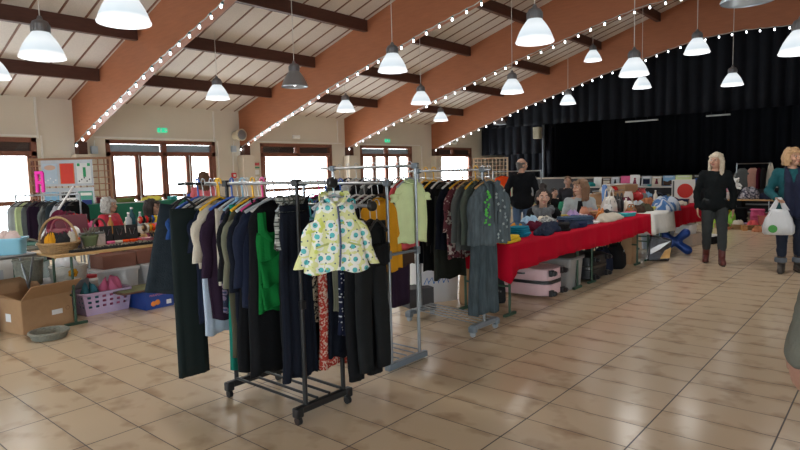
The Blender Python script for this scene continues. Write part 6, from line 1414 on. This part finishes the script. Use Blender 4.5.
for ax in 'xy':
    for s in (-1, 1): wallgrid(q, ax, s)
bmesh.ops.remove_doubles(q.b, verts=q.b.verts, dist=.0005); q.box((0, 0, .006), (w_ * .86, d_ * .86, .008)); q.build('perforated_tub', lil, t, smooth=False, mods=(('SOLIDIFY', dict(thickness=.006)),))
q = MB(); q.tube([(se(2 * pi * j / 40, 8)[0] * (w_ / 2 + .008), se(2 * pi * j / 40, 8)[1] * (d_ / 2 + .008), h_) for j in range(40)], .014, 8, closed=True); q.build('rim', lil, t)
heap(2.88, 6.88, .05, .30, .26, .27, cloth((.62, .16, .30), 'rose_cloth'), 'rose pink garment in the lilac laundry basket'); heap(2.64, 6.9, .05, .22, .24, .24, cloth((.06, .22, .28), 'petrol_cloth'), 'petrol blue garment in the lilac laundry basket')
# blue fruit box
bx = carton(3.22, 6.66, 0, .34, .42, .20, plastic((.012, .05, .26), 'fruit_box_blue', .5), 'blue printed fruit box on the floor right of the lilac basket', RAD(3), lid=False)
text_mesh('PARAPONTOISE', .034, M('fruit_pink', (.55, .2, .3)), bx, (.0, -.2155, .145), (pi / 2, 0, 0)); q = MB(); q.ell((-.08, -.2155, .06), (.032, .003, .03)); q.ell((-.03, -.2155, .07), (.032, .003, .032)); q.build('orange_fruit_picture', M('fruit_orange', (.7, .22, .04)), bx, smooth=False); q = MB(); q.box((.11, -.2155, .055), (.06, .002, .05)); q.build('white_label', paper, bx, smooth=False)
t = tag(empty('framed_board', (3.12, 6.70, .205), RAD(3)), 'flat framed green board lying on the blue fruit box', 'picture'); q = MB(); q.box((0, 0, .008), (.60, .42, .016)); q.build('frame', M('dark_frame', (.10, .05, .03)), t, bevel=.004); q = MB(); q.box((0, 0, .0175), (.52, .34, .003)); q.build('picture', M('olive_picture', (.18, .20, .09), var=.5, scale=6), t, smooth=False)
t = tag(empty('toy_box', (3.52, 6.62, 0), .1), 'small dark box with green and orange print beside the blue fruit box', 'box'); q = MB(); q.box((0, 0, .06), (.16, .2, .12)); q.build('case', CL('char'), t, bevel=.003); q = MB(); q.prism([(-.07, .03), (-.03, .09), (.0, .05), (-.03, .01)], 'y', -.104, -.101); q.build('green_print', neon, t, smooth=False); q = MB(); q.box((.04, -.102, .075), (.05, .003, .03)); q.build('orange_print', CL('orange'), t, smooth=False)
clear = frosted('clear_bin', (.62, .66, .70), .62)
bin_(3.20, 7.55, 0, .50, .42, .36, clear, M('milky_lid', (.5, .52, .54), rough=.4), 'large clear storage bin under the table, left one'); bin_(3.76, 7.6, 0, .50, .42, .36, clear, M('milky_lid', (.5, .52, .54), rough=.4), 'large clear storage bin under the table, right one')
rust = M('rust_card', (.20, .085, .06), rough=.8)
carton(3.2, 7.55, .39, .42, .34, .15, rust, 'rust brown carton on the left clear bin', .1); carton(3.68, 7.6, .39, .42, .34, .16, rust, 'rust brown carton on the right clear bin', -.05)
for k, x in enumerate((2.72, 2.84)): pot('food_tub', 'tub', x, 7.32, 0, [(.06, 0), (.075, .30), (.078, .30), (.06, .33)], frosted('tub_white', (.72, .74, .76), .95), 'white tub with red lid beside the clear bins, %s one' % ('left', 'right')[k], [('lid', plastic((.5, .03, .04), 'tub_red'), lambda q: q.cyl((0, 0, .325), (0, 0, .36), .066, .066, 20))])

# --- carrier bag held by the woman in teal
t = tag(empty('carrier_bag', (9.12, 1.23, .53), RAD(-74)), 'white plastic carrier bag with a green logo held by the woman in teal', 'bag'); poly = frosted('carrier_poly', (.62, .64, .67), .93)
q = MB(); rg = []
for zz, w_, d_ in ((0, .30, .10), (.03, .36, .16), (.12, .36, .19), (.22, .29, .15), (.30, .21, .10), (.34, .18, .07)):
    rg.append([(se(2 * pi * j / 40, 2.6)[0] * w_ / 2 + .01 * sin(j * 1.7 + zz * 20), se(2 * pi * j / 40, 2.6)[1] * d_ / 2 * (1 + .14 * sin(j * 2.3 + zz * 13)), zz) for j in range(40)])
q.rings(rg); q.build('bag_body', poly, t, smooth='all')
for s in (-1, 1):
    q = MB(); q.grid(lambda u, v: (s * (.085 - .075 * v ** .8) + (u - .5) * (.075 - .04 * v), .012 * sin(v * 5 + u * 3), .325 + .17 * v), 4, 8); q.build('handle', poly, t, smooth='all', mods=(('SOLIDIFY', dict(thickness=.004)),))
q = MB(); q.cyl((-.075, -.088, .085), (-.075, -.096, .085), .052, .052, 24); q.build('green_logo', M('logo_green', (.06, .28, .06)), t)

# --- smaller goods scattered on the tables
def bowl(x, y, z, mat, label, r=.07): return pot('bowl', 'bowl', x, y, z, [(r * .45, 0), (r * .75, r * .25), (r, r * .7)], mat, label)
def box1(x, y, z, w, d, h, mat, label, rz=0):
    t = tag(empty('small_box', (x, y, z), rz), label, 'box'); q = MB(); q.box((0, 0, h * .4), (w, d, h * .8)); q.build('base', mat, t, bevel=.003); q = MB(); q.box((0, 0, h * .9), (w + .006, d + .006, h * .2)); q.build('lid', mat, t, bevel=.003)
KC = {'amber': (.42, .18, .03), 'ivory': (.62, .58, .48), 'cobalt': (.03, .07, .35), 'turquoise': (.04, .36, .38), 'maroon': (.16, .02, .03), 'lemon': (.66, .58, .10), 'black': (.012, .012, .013), 'rose': (.58, .20, .26), 'lilac': (.38, .28, .5), 'moss': (.12, .17, .05), 'grey': (.2, .21, .22), 'white': (.68, .68, .66), 'copper': (.4, .16, .08), 'scarlet': (.6, .03, .02), 'navy': (.015, .025, .07), 'tan': (.36, .22, .12)}
def scatter(spots, z, place, seed, kinds=('mug', 'bottle', 'bowl', 'small box', 'crumpled cloth', 'folded cloth')):
    r = random.Random(seed); combos = [(c, k) for c in KC for k in kinds]; r.shuffle(combos)
    for (x, y), (c, k) in zip(spots, combos):
        l = '%s %s %s' % (c, k, place); m = plastic(KC[c], 'ware_' + c, .3)
        if k == 'mug': cup(x, y, z, m, l, 1.15)
        elif k == 'bottle': bottle(x, y, z, m, l, .2 + .08 * r.random(), .035)
        elif k == 'bowl': bowl(x, y, z, m, l, .08)
        elif k == 'small box': box1(x, y, z, (.11 + .06 * r.random()), .10, .06 + .06 * r.random(), m, l, r.uniform(-.5, .5))
        elif k == 'folded cloth': folded(x, y, z, .24 + .1 * r.random(), .18, .05 + .05 * r.random(), cloth(KC[c], 'cloth_' + c), l, r.uniform(-.6, .6))
        else: heap(x, y, z, .26 + .12 * r.random(), .2, .06 + .07 * r.random(), cloth(KC[c], 'cloth_' + c), l, r.uniform(-1, 1))
scatter([(11.32 + .19 * k, 4.34 + .16 * (k % 2) - .02 * (k % 3)) for k in range(2)] + [(12.1 + .0 * k, 4.33) for k in range(1)] + [(13.65, 4.7), (11.35, 4.75), (12.45, 4.72)], Z2_, 'on the wooden table behind the white handbags', 3)
scatter([(11.25 + .21 * k, 4.3 + .13 * (k % 3)) for k in range(12) if k not in (2, 6, 8, 10)] + [(11.9, 4.8), (12.15, 4.62), (13.3, 4.78)], Z2_, 'among the goods of the second row, right of the seated women', 41)
scatter([(10.42, 3.42), (10.6, 3.25), (10.78, 3.45), (10.95, 3.12), (11.0, 3.5), (11.25, 3.45), (11.45, 3.05), (11.6, 3.02), (12.3, 3.3)], Zt + .008, 'on the far red cloth', 5)
scatter([(9.32, 3.3), (9.58, 3.3), (9.9, 3.1), (9.95, 3.52), (9.55, 3.55)], Zt + .008, 'on the white cloth', 8)
scatter([(7.36, 3.42), (7.5, 3.5), (7.62, 3.42), (7.95, 3.42), (8.3, 3.34), (8.62, 3.5), (8.6, 3.05), (7.35, 3.28), (6.95, 3.5)], Zt + .008, 'on the near red cloth', 11, ('crumpled cloth', 'folded cloth', 'mug'))
scatter([(5.0, 3.1), (5.34, 3.42), (5.86, 3.3), (6.45, 3.02), (6.9, 3.02)], Zt + .008, 'among the clothes at the near end of the red cloth', 14, ('crumpled cloth', 'folded cloth'))
scatter([(9.95, 6.2), (10.05, 5.98), (10.45, 5.97), (10.75, 6.3), (11.05, 6.25), (11.45, 5.98), (11.8, 6.2)], Z2_, 'on the table beyond the balding man', 17)
scatter([(19.0, 7.9), (19.0, 7.3), (18.95, 6.7), (18.95, 6.0), (18.95, 5.3), (18.95, 4.5), (18.95, 3.9), (18.95, 3.0), (19.1, 2.6)], .822, 'in front of the books along the stage', 21)
scatter([(2.30, 6.98), (2.42, 6.62), (2.75, 6.97), (3.12, 6.97), (3.22, 6.62), (3.7, 6.72), (3.82, 6.92), (2.42, 6.78)], zt, 'on the jewellery table', 25)
scatter([(3.25, 7.65), (3.35, 7.95), (3.9, 7.7), (3.92, 7.98), (3.3, 8.08), (3.65, 8.08)], .752, 'on the second left table', 29)
scatter([(15.2, 3.4), (15.15, 2.1), (14.75, 2.95), (14.7, 2.62), (14.6, 2.35), (15.3, 2.68)], 0, 'on the floor among the far right baskets', 33)
scatter([(4.0, 10.25), (4.25, 10.4), (4.65, 10.25), (5.2, 10.4), (5.5, 10.25), (6.0, 10.35)], 1.078, 'on top of the green crates by the windows', 37)
WORLD, EXPO = 9.0, 0.88
# ------------------------------------------------------------------ daylight, camera, view
w = bpy.data.worlds.new('World'); bpy.context.scene.world = w; w.use_nodes = True
bg = w.node_tree.nodes['Background']; bg.inputs[0].default_value = (.90, .96, 1.0, 1); bg.inputs[1].default_value = WORLD
for y, rx, wl in ((Y1 + .2, -pi / 2, WINS), (Y0 - .2, pi / 2, FWINS)):
    for a, b_ in wl:
        ld = bpy.data.lights.new('window_portal', 'AREA'); ld.shape = 'RECTANGLE'; ld.size = b_ - a; ld.size_y = WT - WB
        ld.cycles.is_portal = True
        o = bpy.data.objects.new('window_portal', ld); C.objects.link(o); o.location = ((a + b_) / 2, y, (WT + WB) / 2); o.rotation_euler = (rx, 0, 0)
for a, b_ in LWINS:
    ld = bpy.data.lights.new('window_portal', 'AREA'); ld.shape = 'RECTANGLE'; ld.size = b_ - a; ld.size_y = WT - WB; ld.cycles.is_portal = True
    o = bpy.data.objects.new('window_portal', ld); C.objects.link(o); o.location = (X0 - .2, (a + b_) / 2, (WT + WB) / 2); o.rotation_euler = (pi / 2, 0, -pi / 2)
cam = bpy.data.cameras.new('Camera'); co = bpy.data.objects.new('Camera', cam); C.objects.link(co)
cam.sensor_fit = 'HORIZONTAL'; cam.sensor_width = 36; cam.lens = 586.5 * 36 / 800; cam.clip_start = .05; cam.clip_end = 200
pit, rol, yaw = .0921, -.02541, .70955
F_ = V((cos(yaw) * cos(pit), sin(yaw) * cos(pit), -sin(pit))); r0 = V((sin(yaw), -cos(yaw), 0)); u0 = r0.cross(F_)
R_ = r0 * cos(rol) + u0 * sin(rol); U_ = u0 * cos(rol) - r0 * sin(rol)
mt = Matrix((R_, U_, -F_)).transposed().to_4x4(); mt.translation = (0, 0, 1.5); co.matrix_world = mt
sc = bpy.context.scene; sc.camera = co
sc.view_settings.view_transform = 'Standard'; sc.view_settings.look = 'None'; sc.view_settings.gamma = 1; sc.view_settings.exposure = EXPO
try: sc.view_settings.use_curve_mapping = False
except Exception: pass
sc.cycles.max_bounces = 7; sc.cycles.diffuse_bounces = 4; sc.cycles.glossy_bounces = 3; sc.cycles.transparent_max_bounces = 12; sc.cycles.caustics_reflective = False; sc.cycles.caustics_refractive = False; sc.cycles.sample_clamp_indirect = 6
sc.cycles.use_denoising = True
